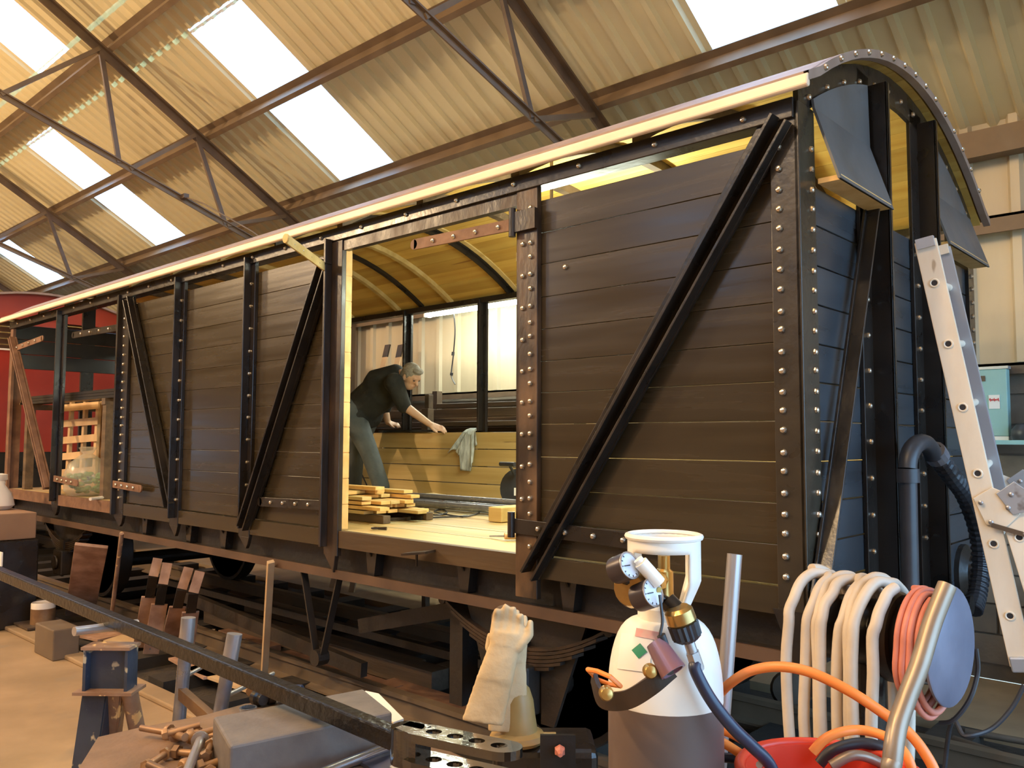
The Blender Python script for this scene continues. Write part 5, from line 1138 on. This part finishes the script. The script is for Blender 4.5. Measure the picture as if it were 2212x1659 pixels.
a = at(198, 1178, Y=-.14); c = at(172, 1330, Z=.01); b = B(); b.beam(a, c, .26, .03, (1, -.4, .15)); tag(obj('wide_board', b, 'rust_pale', None, bevel=.004), 'wide scuffed brown board leaning against the van', 'board')
a, c = at(80, 1250, Y=-.55), at(118, 1300, Y=-.55); b = B(); b.bx(a.x, c.x, -.55, -.35, 0, .24); tag(obj('metal_box', b, 'steel_brown', None, bevel=.01), 'orange-brown open metal box on the floor', 'box')
p = at(84, 1318, Z=.0); b = B(); b.lathe((p.x-.1, -1.0, .16), (.2, -1, 0), [(.05, 0), (.16, 0), (.16, .08), (.05, .08), (.05, 0)], 20, False); tag(obj('pulley_wheel', b, 'steel_dark', None, True), 'brown pulley wheel standing on the floor beside the cream can', 'wheel')
p = at(122, 1356, Z=0); p.y -= .12; b = B(); b.lathe((p.x, p.y, 0.002), (0, 0, 1), [(.10, 0), (.10, .24), (.095, .25), (.095, .235), (.001, .23)], 20); t = thing('paint_can', 'cream and brown paint can standing on the floor', 'can', (p.x, p.y, 0)); obj('can', b, 'plastic_white', t, True)
b = B(); b.lathe((p.x, p.y, .05), (0, 0, 1), [(.1015, 0), (.1015, .15)], 20, False); obj('paint_drip', b, 'bolt_brown', t, True)
for i, (px, py, w_, d_, rz, m_) in enumerate(((205, 1378, .55, .30, .2, 'rust_pale'), (275, 1392, .30, .22, .5, 'pallet_wood'), (80, 1352, .6, .35, .0, 'steel_dark'), (480, 1480, .9, .10, .05, 'pallet_wood'), (420, 1452, .7, .14, -.1, 'rust_pale'))):
    p = at(px, py, Z=.012); b = B(); b.box((p.x, p.y, .012+.04*(p.y > -.46)), (w_, d_, .018), Matrix.Rotation(rz, 3, 'Z')); tag(obj('floor_plate', b, m_, None), ['pinkish steel plate lying by the trestle', 'small pale board lying by the hangers', 'dark steel plate lying by the paint can', 'long pale strip lying along the kerb', 'pinkish strip lying along the kerb'][i], 'plate')
random.seed(3)
LB = ['thick dark timber lying along the track', 'orange-brown plank lying between the rails', 'thin dark plank lying between the rails', 'dark beam lying across the sleepers', 'brown plank lying under the van beside the wheel', 'short orange-brown board lying under the van', 'dark plank lying under the middle of the van']
for i, (x0, x1, y, z, w_, h, m_) in enumerate(((-6.2, -3.0, .95, .032, .16, .14, 'wood_dark'), (-4.6, -3.2, .72, .032, .14, .035, 'rust_flat'), (-5.4, -3.6, 1.25, .032, .2, .03, 'wood_dark'), (-3.2, -2.2, 1.15, .032, .12, .12, 'wood_dark'), (-3.4, -2.1, .80, .032, .16, .03, 'rust_flat'), (-5.6, -4.75, .75, .032, .10, .05, 'rust_flat'), (-6.4, -5.2, 1.5, .032, .2, .10, 'wood_dark'))):
    b = B(); b.bx(x0, x1, y-w_/2, y+w_/2, z, z+h); tag(obj('track_plank', b, m_, None, bevel=.004), LB[i], 'timber', 'timbers lying on the track under the van')
for i in range(5):
    p = at(420+i*24, 1365+i*5+random.uniform(-6, 6), Z=.05); b = B(); b.box((p.x, p.y+.05, .06), (random.uniform(.15, .3), .03, .02), Matrix.Rotation(random.uniform(-.8, .8), 3, 'Z') @ Matrix.Rotation(random.uniform(-.1, .1), 3, 'Y'))
    tag(obj('wood_scrap', b, 'pallet_wood', None), 'small pale wood scrap lying against the running rail', 'scrap', 'wood scraps by the rail')
# right hand floor
for i, (pa, pc, r) in enumerate((((2060, 1600), (2240, 1660), .03), ((2030, 1625), (2230, 1700), .022), ((2085, 1580), (2260, 1610), .02))):
    b = B(); A0, C0 = at(*pa, Z=.03), at(*pc, Z=.03); b.cyl(A0, C0, r, n=10); tag(obj('floor_bar', b, 'steel_dark', None, True), ['thickest dark bar lying on the floor under the ladder', 'dark bar lying on the floor nearest the bent tube', 'thin dark bar lying on the floor by the black bin'][i], 'bar')
p = at(1705, 1530, Z=.0); b = B(); b.lathe((p.x, p.y, .12), (.3, -1, .3), [(.02, -.05), (.11, -.03), (.12, 0), (.10, .03), (.03, .04)], 18); b.cyl((p.x, p.y, 0), (p.x+.02, p.y, .1), .06, .04); tag(obj('pipe_flange', b, 'steel_dark', None, True), 'dull round flange casting on the ground under the van end', 'casting')
